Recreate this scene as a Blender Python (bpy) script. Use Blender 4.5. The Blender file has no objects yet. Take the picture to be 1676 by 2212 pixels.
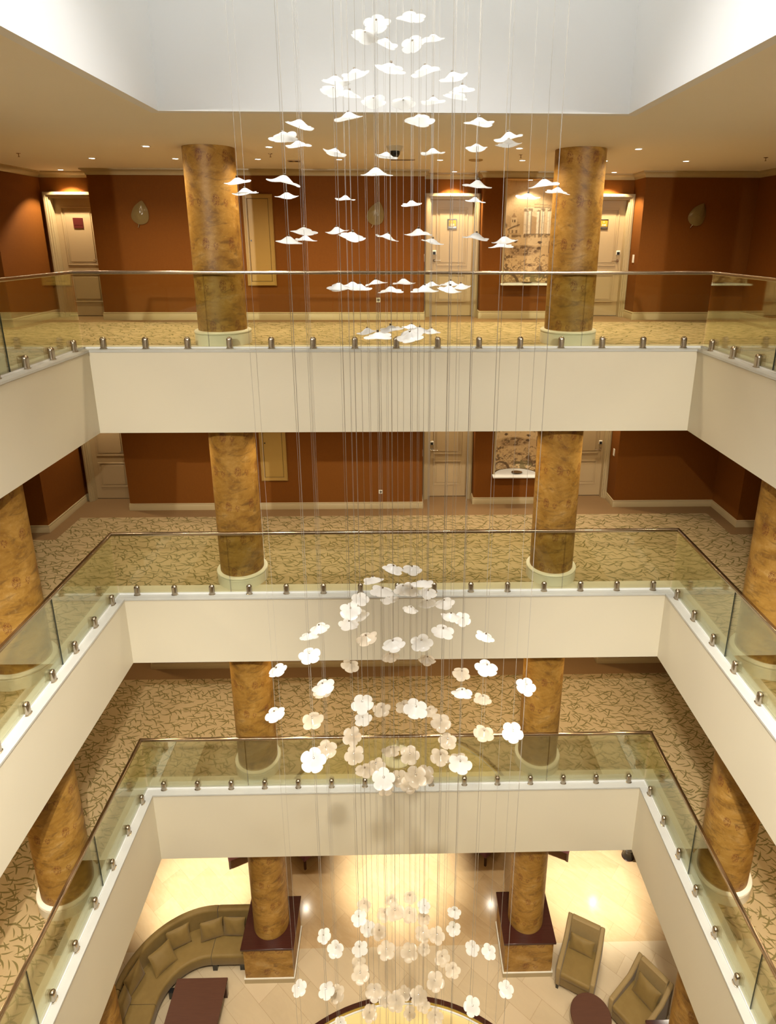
import bpy, math, random
import numpy as np
from mathutils import Vector, Matrix

random.seed(7)
C = bpy.context.scene.collection
PI = math.pi
sc = bpy.context.scene

# ------------------------------------------------------------------ levels (metres, lobby floor = 0)
EYE = 14.0
F3, F2, F1, F0 = EYE-1.466, EYE-5.3385, EYE-9.167, 0.0     # floors
C3, C2, C1, C0 = EYE+1.18, F3-1.193, F2-1.168, F1-1.443    # ceilings above each floor
VX, VY0, VY1 = 4.226, 0.27, 8.689                          # edge of the void
GI = 0.125                                                 # glass set back from the edge
YC = 4.48                                                  # middle of the void
SX, SY0, SY1 = 2.285, 2.2, 6.74                            # skylight opening
YB, YR, YM = 12.03, 12.53, 12.23                           # back wall / door recess / niche wall
ORD = ['zeroth','first','second','third','fourth','fifth','sixth','seventh','eighth','ninth','tenth','eleventh','twelfth','thirteenth','fourteenth','fifteenth','sixteenth','seventeenth','eighteenth','nineteenth']
TENS = {2:'twent',3:'thirt',4:'fort',5:'fift',6:'sixt',7:'sevent',8:'eight',9:'ninet'}
def ordw(n):
    if n < 20: return ORD[n]
    t, u = divmod(n, 10)
    return TENS[t] + ('ieth' if u == 0 else 'y-' + ORD[u])

# ------------------------------------------------------------------ materials
def mat(name):
    m = bpy.data.materials.new(name); m.use_nodes = True
    nt = m.node_tree; nt.nodes.clear()
    out = nt.nodes.new('ShaderNodeOutputMaterial')
    return m, nt, out
class NT:
    def __init__(s, name):
        s.m, s.nt, s.out = mat(name)
    def n(s, t, **kw):
        nd = s.nt.nodes.new(t)
        for k, v in kw.items():
            if k.startswith('i_'):
                key = k[2:]
                key = int(key) if key.isdigit() else key.replace('_', ' ')
                s.set(nd.inputs[key], v)
            else: setattr(nd, k, v)
        return nd
    def set(s, inp, v):
        if isinstance(v, bpy.types.NodeSocket): s.nt.links.new(v, inp)
        elif isinstance(v, bpy.types.Node): s.nt.links.new(v.outputs[0], inp)
        else: inp.default_value = v
    def math(s, op, a, b=0.0, c=0.0, clamp=False):
        nd = s.nt.nodes.new('ShaderNodeMath'); nd.operation = op; nd.use_clamp = clamp
        s.set(nd.inputs[0], a); s.set(nd.inputs[1], b); s.set(nd.inputs[2], c)
        return nd.outputs[0]
    def vmath(s, op, a, b=(0,0,0)):
        nd = s.nt.nodes.new('ShaderNodeVectorMath'); nd.operation = op
        s.set(nd.inputs[0], a); s.set(nd.inputs[1], b)
        return nd.outputs[0]
    def mix(s, f, a, b, mode='MIX'):
        nd = s.nt.nodes.new('ShaderNodeMix'); nd.data_type = 'RGBA'; nd.blend_type = mode
        s.set(nd.inputs[0], f); s.set(nd.inputs[6], a); s.set(nd.inputs[7], b)
        return nd.outputs[2]
    def ramp(s, f, stops):
        nd = s.nt.nodes.new('ShaderNodeValToRGB')
        el = nd.color_ramp.elements
        while len(el) < len(stops): el.new(0.5)
        for e, (p, c) in zip(el, stops): e.position = p; e.color = c
        s.set(nd.inputs[0], f); return nd.outputs[0]
    def noise(s, vec, scale, detail=3, rough=.5, dist=0):
        nd = s.n('ShaderNodeTexNoise'); s.set(nd.inputs['Vector'], vec)
        nd.inputs['Scale'].default_value = scale; nd.inputs['Detail'].default_value = detail
        nd.inputs['Roughness'].default_value = rough; nd.inputs['Distortion'].default_value = dist
        return nd.outputs['Fac']
    def pbr(s, col, rough=.5, metal=0.0, bump=None, bstr=.2, bdist=.01, spec=.5, coat=0, sheen=0, aniso=0):
        p = s.n('ShaderNodeBsdfPrincipled')
        s.set(p.inputs['Base Color'], col); s.set(p.inputs['Roughness'], rough); s.set(p.inputs['Metallic'], metal)
        p.inputs['Specular IOR Level'].default_value = spec
        if coat: p.inputs['Coat Weight'].default_value = coat; p.inputs['Coat Roughness'].default_value = .05
        if sheen: p.inputs['Sheen Weight'].default_value = sheen
        if bump is not None:
            b = s.n('ShaderNodeBump'); b.inputs['Strength'].default_value = bstr; b.inputs['Distance'].default_value = bdist
            s.set(b.inputs['Height'], bump); s.nt.links.new(b.outputs[0], p.inputs['Normal'])
        s.nt.links.new(p.outputs[0], s.out.inputs[0])
        return p
    def obj(s): return s.n('ShaderNodeTexCoord').outputs['Object']
    def pos(s): return s.n('ShaderNodeNewGeometry').outputs['Position']
def rgb(r, g, b): return (r, g, b, 1)

M = {}
def plain(name, col, rough=.5, metal=0.0, vary=.06, scale=6.0, **kw):
    t = NT(name)
    nz = t.noise(t.obj(), scale, 4)
    a = rgb(*[c*(1-vary) for c in col]); b = rgb(*[min(1, c*(1+vary)) for c in col])
    t.pbr(t.mix(nz, a, b), rough, metal, **kw)
    M[name] = t.m
    return t.m

plain('cream_paint', (.60, .55, .43), .55, vary=.015, scale=1.5)
plain('ceiling_paint', (.84, .78, .66), .7, vary=.015, scale=1.5)
plain('shaft_paint', (.80, .80, .80), .8, vary=.01, scale=1.0)
plain('trim_paint', (.40, .315, .175), .4, vary=.02, scale=3)
plain('frame_paint', (.40, .31, .17), .4, vary=.02, scale=3)
plain('door_paint', (.40, .29, .155), .38, vary=.02, scale=3)
plain('panel_paint', (.36, .22, .055), .45, vary=.03, scale=3)
plain('stone_white', (.47, .47, .44), .25, vary=.06, scale=5)
plain('silver_white', (.93, .94, .95), .18, vary=.01)
plain('white_gloss', (.72, .73, .72), .2, vary=.01)
plain('white_plastic', (.74, .72, .64), .4, vary=.01)
plain('black_plastic', (.012, .012, .012), .25, vary=.1)
plain('gap_dark', (.05, .03, .015), .7, vary=.1)
plain('steel', (.45, .39, .31), .26, 1.0, vary=.05, scale=20)
plain('rail_steel', (.42, .34, .25), .22, 1.0, vary=.08, scale=8)
plain('chrome', (.8, .8, .8), .12, 1.0, vary=.03)
plain('wire_steel', (.50, .47, .42), .5, .6, vary=.1, scale=60)
plain('amber', (.50, .27, .02), .3, vary=.05)
plain('dark_plate', (.13, .025, .02), .25, .3, vary=.08)
plain('bronze', (.34, .24, .14), .25, .9, vary=.2, scale=20)
plain('plum_fabric', (.13, .035, .05), .8, vary=.15, scale=20)
plain('gold_trim', (.62, .42, .08), .35, .6, vary=.1)
plain('pale_floor', (.80, .62, .28), .3, vary=.06, scale=3)

# wall paper: terracotta with a fine vertical weave
t = NT('wallpaper')
p = t.obj()
w1 = t.noise(t.vmath('MULTIPLY', p, (180, 180, 14)), 1, 2)
w2 = t.noise(t.vmath('MULTIPLY', p, (25, 25, 160)), 1, 2)
f = t.math('MULTIPLY_ADD', w2, .5, t.math('MULTIPLY', w1, .5))
t.pbr(t.mix(f, rgb(.132, .040, .0045), rgb(.190, .066, .009)), .75, bump=f, bstr=.15, bdist=.004, spec=.12)
M['wallpaper'] = t.m

# carpet: curved leaf strokes
def carpet(name, ground, ground2, leaf, plain_only=False):
    t = NT(name); P = t.pos()
    nz = t.noise(P, 140, 2); big = t.noise(P, 2.0, 3)
    base = t.mix(big, rgb(*ground), rgb(*ground2))
    base = t.mix(t.math('MULTIPLY', nz, .35), base, rgb(*[c*.55 for c in ground]))
    if not plain_only:
        mask = None
        sep0 = t.n('ShaderNodeVectorMath', operation='MULTIPLY'); t.set(sep0.inputs[0], P); sep0.inputs[1].default_value = (1, 1, 0)
        wob = t.n('ShaderNodeTexNoise'); t.set(wob.inputs['Vector'], sep0.outputs[0]); wob.inputs['Scale'].default_value = 3.0
        for k, (s, off, amin, amax, L, wid, curv) in enumerate((
                (4.7, (0, 0, 0), -1.1, .0, .66, .070, .34), (4.9, (3.3, 7.1, 0), .0, 1.1, .64, .068, -.36),
                (5.4, (11.7, 2.2, 0), -.5, .5, .58, .064, .45), (5.8, (4.1, 1.2, 0), .7, 1.5, .52, .060, -.3))):
            v = t.vmath('ADD', t.vmath('MULTIPLY', sep0.outputs[0], (s, s, 0)), off)
            vo = t.n('ShaderNodeTexVoronoi', voronoi_dimensions='2D', feature='F1')
            t.set(vo.inputs['Vector'], v); vo.inputs['Scale'].default_value = 1.0
            loc = t.vmath('SUBTRACT', v, vo.outputs['Position'])
            cs = t.n('ShaderNodeSeparateColor'); t.set(cs.inputs[0], vo.outputs['Color'])
            ang = t.math('MULTIPLY_ADD', cs.outputs[0], amax-amin, amin)
            vr = t.n('ShaderNodeVectorRotate', rotation_type='Z_AXIS'); t.set(vr.inputs['Vector'], loc); t.set(vr.inputs['Angle'], ang)
            sx = t.n('ShaderNodeSeparateXYZ'); t.set(sx.inputs[0], vr.outputs[0])
            x, y = sx.outputs[0], sx.outputs[1]
            x2 = t.math('MULTIPLY', x, x)
            cv = t.math('MULTIPLY', t.math('MULTIPLY_ADD', cs.outputs[1], .9, .4), curv)
            d = t.math('ABSOLUTE', t.math('SUBTRACT', y, t.math('MULTIPLY', x2, cv)))
            w = t.math('MULTIPLY', t.math('SUBTRACT', 1.0, t.math('DIVIDE', x2, L*L)), wid)
            m = t.math('MULTIPLY', t.math('SUBTRACT', w, d), 45.0, clamp=True)
            mask = m if mask is None else t.math('MAXIMUM', mask, m)
        base = t.mix(t.math('MULTIPLY', mask, .85), base, rgb(*leaf))
        t.pbr(base, .95, bump=t.math('SUBTRACT', nz, t.math('MULTIPLY', mask, 1.0)), bstr=.3, bdist=.004, spec=.1)
    else:
        t.pbr(base, .95, bump=nz, bstr=.3, bdist=.004, spec=.1)
    M[name] = t.m
carpet('carpet_leaf', (.345, .255, .135), (.395, .295, .16), (.105, .086, .024))
carpet('carpet_plain', (.205, .122, .055), (.24, .145, .067), (0, 0, 0), True)
plain('stone_border', (.52, .47, .36), .45, vary=.08, scale=4)

# venetian plaster of the columns, with stamped red-brown motifs
t = NT('plaster')
o = t.obj()
sp = t.n('ShaderNodeSeparateXYZ'); t.set(sp.inputs[0], o)
n1 = t.noise(t.vmath('MULTIPLY', o, (1, 1, 1.6)), 2.6, 6, .62, .5)
n2 = t.noise(t.vmath('MULTIPLY', t.vmath('ADD', o, (4, 9, 2)), (1, 1, 2.6)), 4.2, 5, .6, 1.0)
n3 = t.noise(t.vmath('ADD', o, (1, 5, 7)), 26, 4, .6, .6)
col = t.ramp(n1, [(.27, rgb(.150, .066, .012)), (.43, rgb(.275, .138, .022)), (.57, rgb(.36, .195, .040)), (.74, rgb(.45, .285, .105))])
smud = t.math('MULTIPLY', t.math('SUBTRACT', n2, .52), 6.0, clamp=True)
col = t.mix(t.math('MULTIPLY', smud, .68), col, rgb(.115, .058, .016))
col = t.mix(t.math('MULTIPLY', t.math('MULTIPLY', t.math('SUBTRACT', n3, .56), 7.0, clamp=True), .20), col, rgb(.56, .36, .15))
th = t.math('MULTIPLY', t.math('ARCTAN2', sp.outputs[1], sp.outputs[0]), .345)
rowi = t.math('FLOOR', t.math('DIVIDE', sp.outputs[2], .56))
u = t.math('FRACT', t.math('ADD', t.math('DIVIDE', th, .361), t.math('MULTIPLY', rowi, .5)))
v = t.math('FRACT', t.math('DIVIDE', sp.outputs[2], .56))
cx = t.n('ShaderNodeCombineXYZ'); t.set(cx.inputs[0], u); t.set(cx.inputs[1], v)
def blot(u0, v0, ru, rv):
    a_ = t.math('DIVIDE', t.math('SUBTRACT', u, u0), ru); b_ = t.math('DIVIDE', t.math('SUBTRACT', v, v0), rv)
    return t.math('MULTIPLY', t.math('SUBTRACT', 1.0, t.math('ADD', t.math('MULTIPLY', a_, a_), t.math('MULTIPLY', b_, b_))), 2.5, clamp=True)
box = blot(.42, .5, .15, .17); box2 = blot(.80, .45, .10, .10)
ns = t.noise(t.vmath('MULTIPLY', cx, (1.3, .7, 1)), 26, 2, .6, 1.5)
mk = t.math('MULTIPLY', t.math('MAXIMUM', box, box2), t.math('MULTIPLY', t.math('SUBTRACT', ns, .485), 16, clamp=True))
col = t.mix(t.math('MULTIPLY', mk, .82), col, rgb(.115, .022, .008))
t.pbr(col, .5, bump=t.math('ADD', n3, n2), bstr=.22, bdist=.010, spec=.35)
M['plaster'] = t.m
t.m.name = 'plaster'

# marble floor laid diagonally
t = NT('marble')
P = t.pos()
r = t.n('ShaderNodeVectorRotate', rotation_type='Z_AXIS'); t.set(r.inputs['Vector'], P); r.inputs['Angle'].default_value = math.radians(42)
b = t.n('ShaderNodeTexBrick'); t.set(b.inputs['Vector'], r.outputs[0])
b.inputs['Scale'].default_value = 1.0; b.inputs['Mortar Size'].default_value = .0022; b.inputs['Brick Width'].default_value = .9; b.inputs['Row Height'].default_value = .45
sy = t.n('ShaderNodeSeparateXYZ'); t.set(sy.inputs[0], P)
near = t.math('LESS_THAN', sy.outputs[1], 9.43)      # paler stone inside the seating floor
t.set(b.inputs['Color1'], t.mix(near, rgb(.50, .345, .175), rgb(.55, .43, .275))); t.set(b.inputs['Color2'], t.mix(near, rgb(.43, .285, .140), rgb(.48, .37, .225))); b.inputs['Mortar'].default_value = rgb(.30, .20, .10)
b.inputs['Bias'].default_value = -.1
vn = t.noise(t.vmath('MULTIPLY', r.outputs[0], (1, 3, 1)), 3.0, 6, .6, 1.2)
c = t.mix(t.math('MULTIPLY', t.math('SUBTRACT', vn, .42), .8, clamp=True), b.outputs[0], rgb(.60, .46, .28))
t.pbr(c, .13, spec=.5)
M['marble'] = t.m

# dark polished wood
t = NT('dark_wood')
g = t.noise(t.vmath('MULTIPLY', t.obj(), (3, 40, 40)), 1, 4, .6, .5)
t.pbr(t.mix(g, rgb(.030, .008, .006), rgb(.060, .016, .011)), .16, spec=.5)
M['dark_wood'] = t.m
t = NT('table_wood')
g = t.noise(t.vmath('MULTIPLY', t.obj(), (4, 60, 60)), 1, 4, .6, .5)
t.pbr(t.mix(g, rgb(.070, .026, .014), rgb(.105, .042, .022)), .5, spec=.3)
M['table_wood'] = t.m

# olive velvet
t = NT('velvet')
g = t.noise(t.obj(), 7, 4, .6); g2 = t.noise(t.obj(), 160, 2)
t.pbr(t.mix(g, rgb(.165, .100, .024), rgb(.225, .145, .042)), .62, sheen=.12, bump=t.math('MULTIPLY_ADD', g2, .25, g), bstr=.12, bdist=.02, spec=.25)
M['velvet'] = t.m
t = NT('velvet_light')
g = t.noise(t.obj(), 7, 4, .6); g2 = t.noise(t.obj(), 160, 2)
t.pbr(t.mix(g, rgb(.23, .150, .055), rgb(.29, .200, .08)), .62, sheen=.12, bump=t.math('MULTIPLY_ADD', g2, .25, g), bstr=.10, bdist=.02, spec=.25)
M['velvet_light'] = t.m

# balustrade glass
def glassmat(name, tint, refl=1.0):
    t = NT(name)
    tr = t.n('ShaderNodeBsdfTransparent'); tr.inputs[0].default_value = rgb(*tint)
    gl = t.n('ShaderNodeBsdfGlossy'); gl.inputs['Roughness'].default_value = .02; gl.inputs['Color'].default_value = rgb(.95, .97, .92)
    fr = t.n('ShaderNodeFresnel'); fr.inputs['IOR'].default_value = 1.5
    mx = t.n('ShaderNodeMixShader'); t.set(mx.inputs[0], t.math('MULTIPLY', fr.outputs[0], refl)); t.nt.links.new(tr.outputs[0], mx.inputs[1]); t.nt.links.new(gl.outputs[0], mx.inputs[2])
    t.nt.links.new(mx.outputs[0], t.out.inputs[0]); M[name] = t.m
glassmat('glass', (.93, .945, .87), .55)
plain('glass_edge', (.02, .03, .025), .1, vary=.1)

# pressed glass of the flowers: frosted white, and a darker beige one that is partly see-through
def petal(name, col, tcol, clear, emb):
    t = NT(name)
    nz = t.noise(t.obj(), 70, 3, .6)
    d = t.n('ShaderNodeBsdfPrincipled'); t.set(d.inputs['Base Color'], t.mix(nz, rgb(*[c*.93 for c in col]), rgb(*col))); d.inputs['Roughness'].default_value = .22
    tl = t.n('ShaderNodeBsdfTranslucent'); tl.inputs[0].default_value = rgb(*tcol)
    m1 = t.n('ShaderNodeMixShader'); m1.inputs[0].default_value = emb; t.nt.links.new(d.outputs[0], m1.inputs[1]); t.nt.links.new(tl.outputs[0], m1.inputs[2])
    tr = t.n('ShaderNodeBsdfTransparent'); tr.inputs[0].default_value = rgb(*tcol)
    lw = t.n('ShaderNodeLayerWeight'); lw.inputs[0].default_value = .35
    m2 = t.n('ShaderNodeMixShader'); t.set(m2.inputs[0], t.math('MULTIPLY', t.math('SUBTRACT', 1.0, lw.outputs['Facing']), clear)); t.nt.links.new(m1.outputs[0], m2.inputs[1]); t.nt.links.new(tr.outputs[0], m2.inputs[2])
    t.nt.links.new(m2.outputs[0], t.out.inputs[0]); M[name] = t.m
petal('petal_white', (.90, .90, .89), (.97, .97, .96), 0.0, .70)
petal('petal_clear', (.62, .56, .47), (.90, .84, .73), .45, .35)
petal('leaf_glass', (.30, .215, .085), (.60, .48, .26), .20, .2)

# lamps
def emit(name, col, s):
    t = NT(name); e = t.n('ShaderNodeEmission'); e.inputs[0].default_value = rgb(*col); e.inputs[1].default_value = s
    t.nt.links.new(e.outputs[0], t.out.inputs[0]); M[name] = t.m
emit('lamp_lens', (1, .93, .78), 14)
# ------------------------------------------------------------------ mesh building
class MB:
    def __init__(s): s.v = []; s.f = []; s.mi = []; s.sm = []; s.cur = 0; s.smooth = False
    def add(s, vs, fs):
        o = len(s.v); s.v += [tuple(v) for v in vs]
        for f in fs: s.f.append(tuple(i+o for i in f)); s.mi.append(s.cur); s.sm.append(s.smooth)
        return s
    def box(s, x0, x1, y0, y1, z0, z1):
        return s.add([(x0,y0,z0),(x1,y0,z0),(x1,y1,z0),(x0,y1,z0),(x0,y0,z1),(x1,y0,z1),(x1,y1,z1),(x0,y1,z1)],
                     [(0,3,2,1),(4,5,6,7),(0,1,5,4),(1,2,6,5),(2,3,7,6),(3,0,4,7)])
    def prism(s, pts, z0, z1):
        n = len(pts)
        return s.add([(x,y,z0) for x,y in pts]+[(x,y,z1) for x,y in pts],
                     [tuple(range(n-1,-1,-1)), tuple(range(n,2*n))]+[(i,(i+1)%n,n+(i+1)%n,n+i) for i in range(n)])
    def lathe(s, prof, n=32, c=(0,0,0), caps=True):
        m = len(prof); vs = []
        for r, z in prof:
            for k in range(n):
                a = 2*PI*k/n; vs.append((c[0]+r*math.cos(a), c[1]+r*math.sin(a), c[2]+z))
        fs = []
        for i in range(m-1):
            for k in range(n):
                fs.append((i*n+k, i*n+(k+1)%n, (i+1)*n+(k+1)%n, (i+1)*n+k))
        if caps: fs += [tuple(range(n-1,-1,-1)), tuple((m-1)*n+k for k in range(n))]
        sm = s.smooth; s.smooth = True; s.add(vs, fs); s.smooth = sm
        return s
    def tube(s, a, b, r, n=8):
        a = Vector(a); b = Vector(b); d = (b-a).normalized()
        x = d.orthogonal().normalized(); y = d.cross(x)
        vs = []
        for p in (a, b):
            for k in range(n):
                t = 2*PI*k/n; vs.append(p + r*(math.cos(t)*x+math.sin(t)*y))
        sm = s.smooth; s.smooth = True
        s.add(vs, [(k,(k+1)%n,n+(k+1)%n,n+k) for k in range(n)]+[tuple(range(n-1,-1,-1)), tuple(range(n,2*n))]); s.smooth = sm
        return s
    def grid(s, fn, nu, nv, closeu=False):
        vs = [fn(i/(nu-1 if not closeu else nu), j/(nv-1)) for j in range(nv) for i in range(nu)]
        fs = []
        for j in range(nv-1):
            for i in range(nu if closeu else nu-1):
                fs.append((j*nu+i, j*nu+(i+1)%nu, (j+1)*nu+(i+1)%nu, (j+1)*nu+i))
        sm = s.smooth; s.smooth = True; s.add(vs, fs); s.smooth = sm
        return s
    def sweep(s, path, prof, closed=False):
        """profile (list of (offset, z)) carried along a plan path of (x, y, nx, ny)"""
        m = len(prof); vs = []
        for x, y, nx, ny in path:
            for o, z in prof: vs.append((x+nx*o, y+ny*o, z))
        fs = []; n = len(path)
        for i in range(n-1 if not closed else n):
            for k in range(m):
                fs.append((i*m+k, i*m+(k+1)%m, ((i+1)%n)*m+(k+1)%m, ((i+1)%n)*m+k))
        if not closed: fs += [tuple(range(m)), tuple((n-1)*m+k for k in range(m-1,-1,-1))]
        sm = s.smooth; s.smooth = True; s.add(vs, fs); s.smooth = sm
        return s
    def mesh(s, name, mats):
        me = bpy.data.meshes.new(name); me.from_pydata(s.v, [], s.f)
        for m in (mats if isinstance(mats, (list, tuple)) else [mats]): me.materials.append(M[m])
        me.polygons.foreach_set('material_index', s.mi); me.polygons.foreach_set('use_smooth', s.sm)
        me.validate(); me.update()
        import bmesh
        bm = bmesh.new(); bm.from_mesh(me); bmesh.ops.recalc_face_normals(bm, faces=bm.faces); bm.to_mesh(me); bm.free()
        me.set_sharp_from_angle(angle=math.radians(40))
        return me
    def build(s, name, mats, parent=None, bevel=0, loc=None):
        o = bpy.data.objects.new(name, s.mesh(name, mats)); C.objects.link(o)
        if parent: o.parent = parent
        if loc: o.location = loc
        if bevel:
            b = o.modifiers.new('bevel', 'BEVEL'); b.width = bevel; b.segments = 2; b.limit_method = 'ANGLE'; b.angle_limit = math.radians(45)
        return o
def B(x0, x1, y0, y1, z0, z1): return MB().box(x0, x1, y0, y1, z0, z1)
def tag(o, label=None, cat=None, group=None, kind=None):
    if label: o['label'] = label
    if cat: o['category'] = cat
    if group: o['group'] = group
    if kind: o['kind'] = kind
    return o
def empty(name, loc=(0,0,0), rz=0, **kw):
    o = bpy.data.objects.new(name, None); C.objects.link(o); o.location = loc; o.rotation_euler = (0,0,rz); o.empty_display_size = .1
    return tag(o, **kw)
def struct(o): o['kind'] = 'structure'; return o
def copy_tree(o, parent=None):
    c = o.copy(); C.objects.link(c)
    if parent: c.parent = parent
    for ch in list(o.children): copy_tree(ch, c)
    return c
def rrect(x0, x1, z0, z1, r, n=4):
    pts = []
    for cx, cz, a0 in ((x1-r, z0+r, -90), (x1-r, z1-r, 0), (x0+r, z1-r, 90), (x0+r, z0+r, 180)):
        for k in range(n+1):
            a = math.radians(a0+90*k/n); pts.append((cx+r*math.cos(a), cz+r*math.sin(a)))
    return pts

# ------------------------------------------------------------------ camera
FPX, PITCH, YAW, ROLL, PX, PY = 1361.987, .2880, .0229, .0023, 48.67, -185.896
fw = Vector((math.sin(YAW)*math.cos(PITCH), math.cos(YAW)*math.cos(PITCH), -math.sin(PITCH)))
rt = Vector((math.cos(YAW), -math.sin(YAW), 0)); up = rt.cross(fw)
rt, up = math.cos(ROLL)*rt+math.sin(ROLL)*up, -math.sin(ROLL)*rt+math.cos(ROLL)*up
cam = bpy.data.cameras.new('camera'); co = bpy.data.objects.new('camera', cam); C.objects.link(co)
co.matrix_world = Matrix(((rt.x, up.x, -fw.x, 0), (rt.y, up.y, -fw.y, 0), (rt.z, up.z, -fw.z, EYE), (0,0,0,1)))
cam.sensor_fit = 'HORIZONTAL'; cam.sensor_width = 36; cam.lens = 36*FPX/1676
cam.shift_x = -PX/1676; cam.shift_y = PY/1676
cam.clip_start = .02; cam.clip_end = 100
sc.camera = co
def ray(u, v): return fw + ((u-838-PX)/FPX)*rt - ((v-1106-PY)/FPX)*up
def seen(p):
    d = Vector(p)-Vector((0,0,EYE)); z = d.dot(fw)
    return 838+PX+FPX*d.dot(rt)/z, 1106+PY-FPX*d.dot(up)/z
LP = dict(room=78, door=105, side=1.5, f3=2.0, f2=1.05, f1=.72, niche=34, sky=76, chand=680, exposure=0.03, washm=1.0, washc=(1, .93, .79), washs=54,
          wash=[(-3.8, 1.0, -3.0, 8.69, 12.8, 2300), (-3.3, .8, -1.8, 8.69, 7.6, 60), (3.3, .8, 1.8, 8.69, 7.6, 60), (3.8, 1.0, 3.0, 8.69, 12.8, 2300), (-3.5, 1.4, -2.0, 8.69, 2.2, 1500), (3.5, 1.4, 2.0, 8.69, 2.2, 1500),
                (-.5, .6, -4.2, 6.4, 9.2, 2000), (.5, .6, 4.2, 6.4, 9.2, 2000), (-.9, .6, -4.2, 7.0, 4.2, 4800), (.9, .6, 4.2, 7.0, 4.2, 4800)],
          lobby=[(0, 11.1, 1500, 60), (-4.4, 10.9, 1500, 60), (4.3, 10.7, 1400, 60), (-3.0, 7.6, 65, 110), (3.0, 7.6, 65, 110), (-5.6, 9, 65, 110), (5.6, 9, 65, 110), (0, 7.5, 90, 110), (0, 4, 100, 110), (-6, 5, 65, 110), (6, 5, 65, 110),
                 (-2.5, 12.7, 40, 110), (2.5, 12.7, 40, 110), (5.3, 12.7, 40, 110)])
# ------------------------------------------------------------------ building shell
XO, YO0, YO1 = 7.75, -3.25, 12.95
def ring(mb, a, b, z0, z1, x=VX, y0=VY0, y1=VY1):
    """frame between offsets a and b outside the void edge"""
    mb.box(-x-b, x+b, y1+a, y1+b, z0, z1); mb.box(-x-b, x+b, y0-b, y0-a, z0, z1)
    mb.box(-x-b, -x-a, y0-a, y1+a, z0, z1); mb.box(x+a, x+b, y0-a, y1+a, z0, z1)
    return mb
LEVELS = [(3, F3, C2, 'top'), (2, F2, C1, 'middle'), (1, F1, C0, 'lower')]
WALLB = F0
for n, F, CB, nm in LEVELS:
    s = MB()
    s.box(-XO, XO, VY1+.026, YO1, CB, F-.012); s.box(-XO, XO, YO0, VY0-.026, CB, F-.012)
    s.box(-XO, -VX-.026, VY0-.026, VY1+.026, CB, F-.012); s.box(VX+.026, XO, VY0-.026, VY1+.026, CB, F-.012)
    struct(s.build('ceiling', 'ceiling_paint'))
    s = MB()   # plain carpet right to the walls
    s.box(-XO, XO, VY1+.17, YO1, F-.012, F); s.box(-XO, XO, YO0, VY0-.17, F-.012, F)
    s.box(-XO, -VX-.17, VY0-.17, VY1+.17, F-.012, F); s.box(VX+.17, XO, VY0-.17, VY1+.17, F-.012, F)
    struct(s.build('floor', 'carpet_plain'))
    s = MB()   # leaf-patterned field of the carpet
    bx = VX+.37
    s.box(-6.30, 6.30, VY1+.37, 11.66, F, F+.004)
    for sg in (-1, 1):
        xs = sorted((sg*bx, sg*7.25)); s.box(xs[0], xs[1], -2.7, VY1+.37, F, F+.004)
        xs = sorted((sg*6.30, sg*7.25)); s.box(xs[0], xs[1], VY1+.37, 10.70, F, F+.004)
    s.box(-bx, bx, -2.7, VY0-.37, F, F+.004)
    struct(s.build('floor_carpet', 'carpet_leaf'))
    struct(ring(MB(), .17, .37, F-.012, F+.003).build('floor_border', 'stone_border'))
    struct(ring(MB(), -.012, .17, F-.036, F).build('trim_1', 'stone_white', bevel=.004))       # coping under the glass
    struct(ring(MB(), GI-.016, GI+.016, F, F+.022).build('trim_2', 'white_gloss'))              # channel the glass stands in
    # fascia boards round the void
    t_ = CB
    struct(B(-VX-.026, VX+.026, VY1, VY1+.026, t_-.002, F-.036).build('wall_fascia_back', 'cream_paint'))
    struct(B(-VX-.026, VX+.026, VY0-.026, VY0, t_-.002, F-.036).build('wall_fascia_front', 'cream_paint'))
    struct(B(-VX-.026, -VX, VY0, VY1, t_-.002, F-.036).build('wall_fascia_left', 'cream_paint'))
    struct(B(VX, VX+.026, VY0, VY1, t_-.002, F-.036).build('wall_fascia_right', 'cream_paint'))

# ceiling of the top floor with the skylight opening, and the white shaft above it
s = MB()
s.box(-XO, XO, SY1+.1, YO1, C3, C3+.2); s.box(-XO, XO, YO0, SY0-.1, C3, C3+.2)
s.box(-XO, -SX-.1, SY0-.1, SY1+.1, C3, C3+.2); s.box(SX+.1, XO, SY0-.1, SY1+.1, C3, C3+.2)
struct(s.build('ceiling', 'ceiling_paint'))
SH = 3.2
for nm, bb in (('back', (-SX-.1, SX+.1, SY1+.0, SY1+.1)), ('front', (-SX-.1, SX+.1, SY0-.1, SY0)), ('left', (-SX-.1, -SX, SY0, SY1)), ('right', (SX, SX+.1, SY0, SY1))):
    struct(B(*bb, C3, C3+SH).build('wall_shaft_'+nm, 'shaft_paint'))
struct(B(-SX-.1, SX+.1, SY0-.1, SY1+.1, C3+SH, C3+SH+.1).build('ceiling_shaft', 'shaft_paint'))

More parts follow.
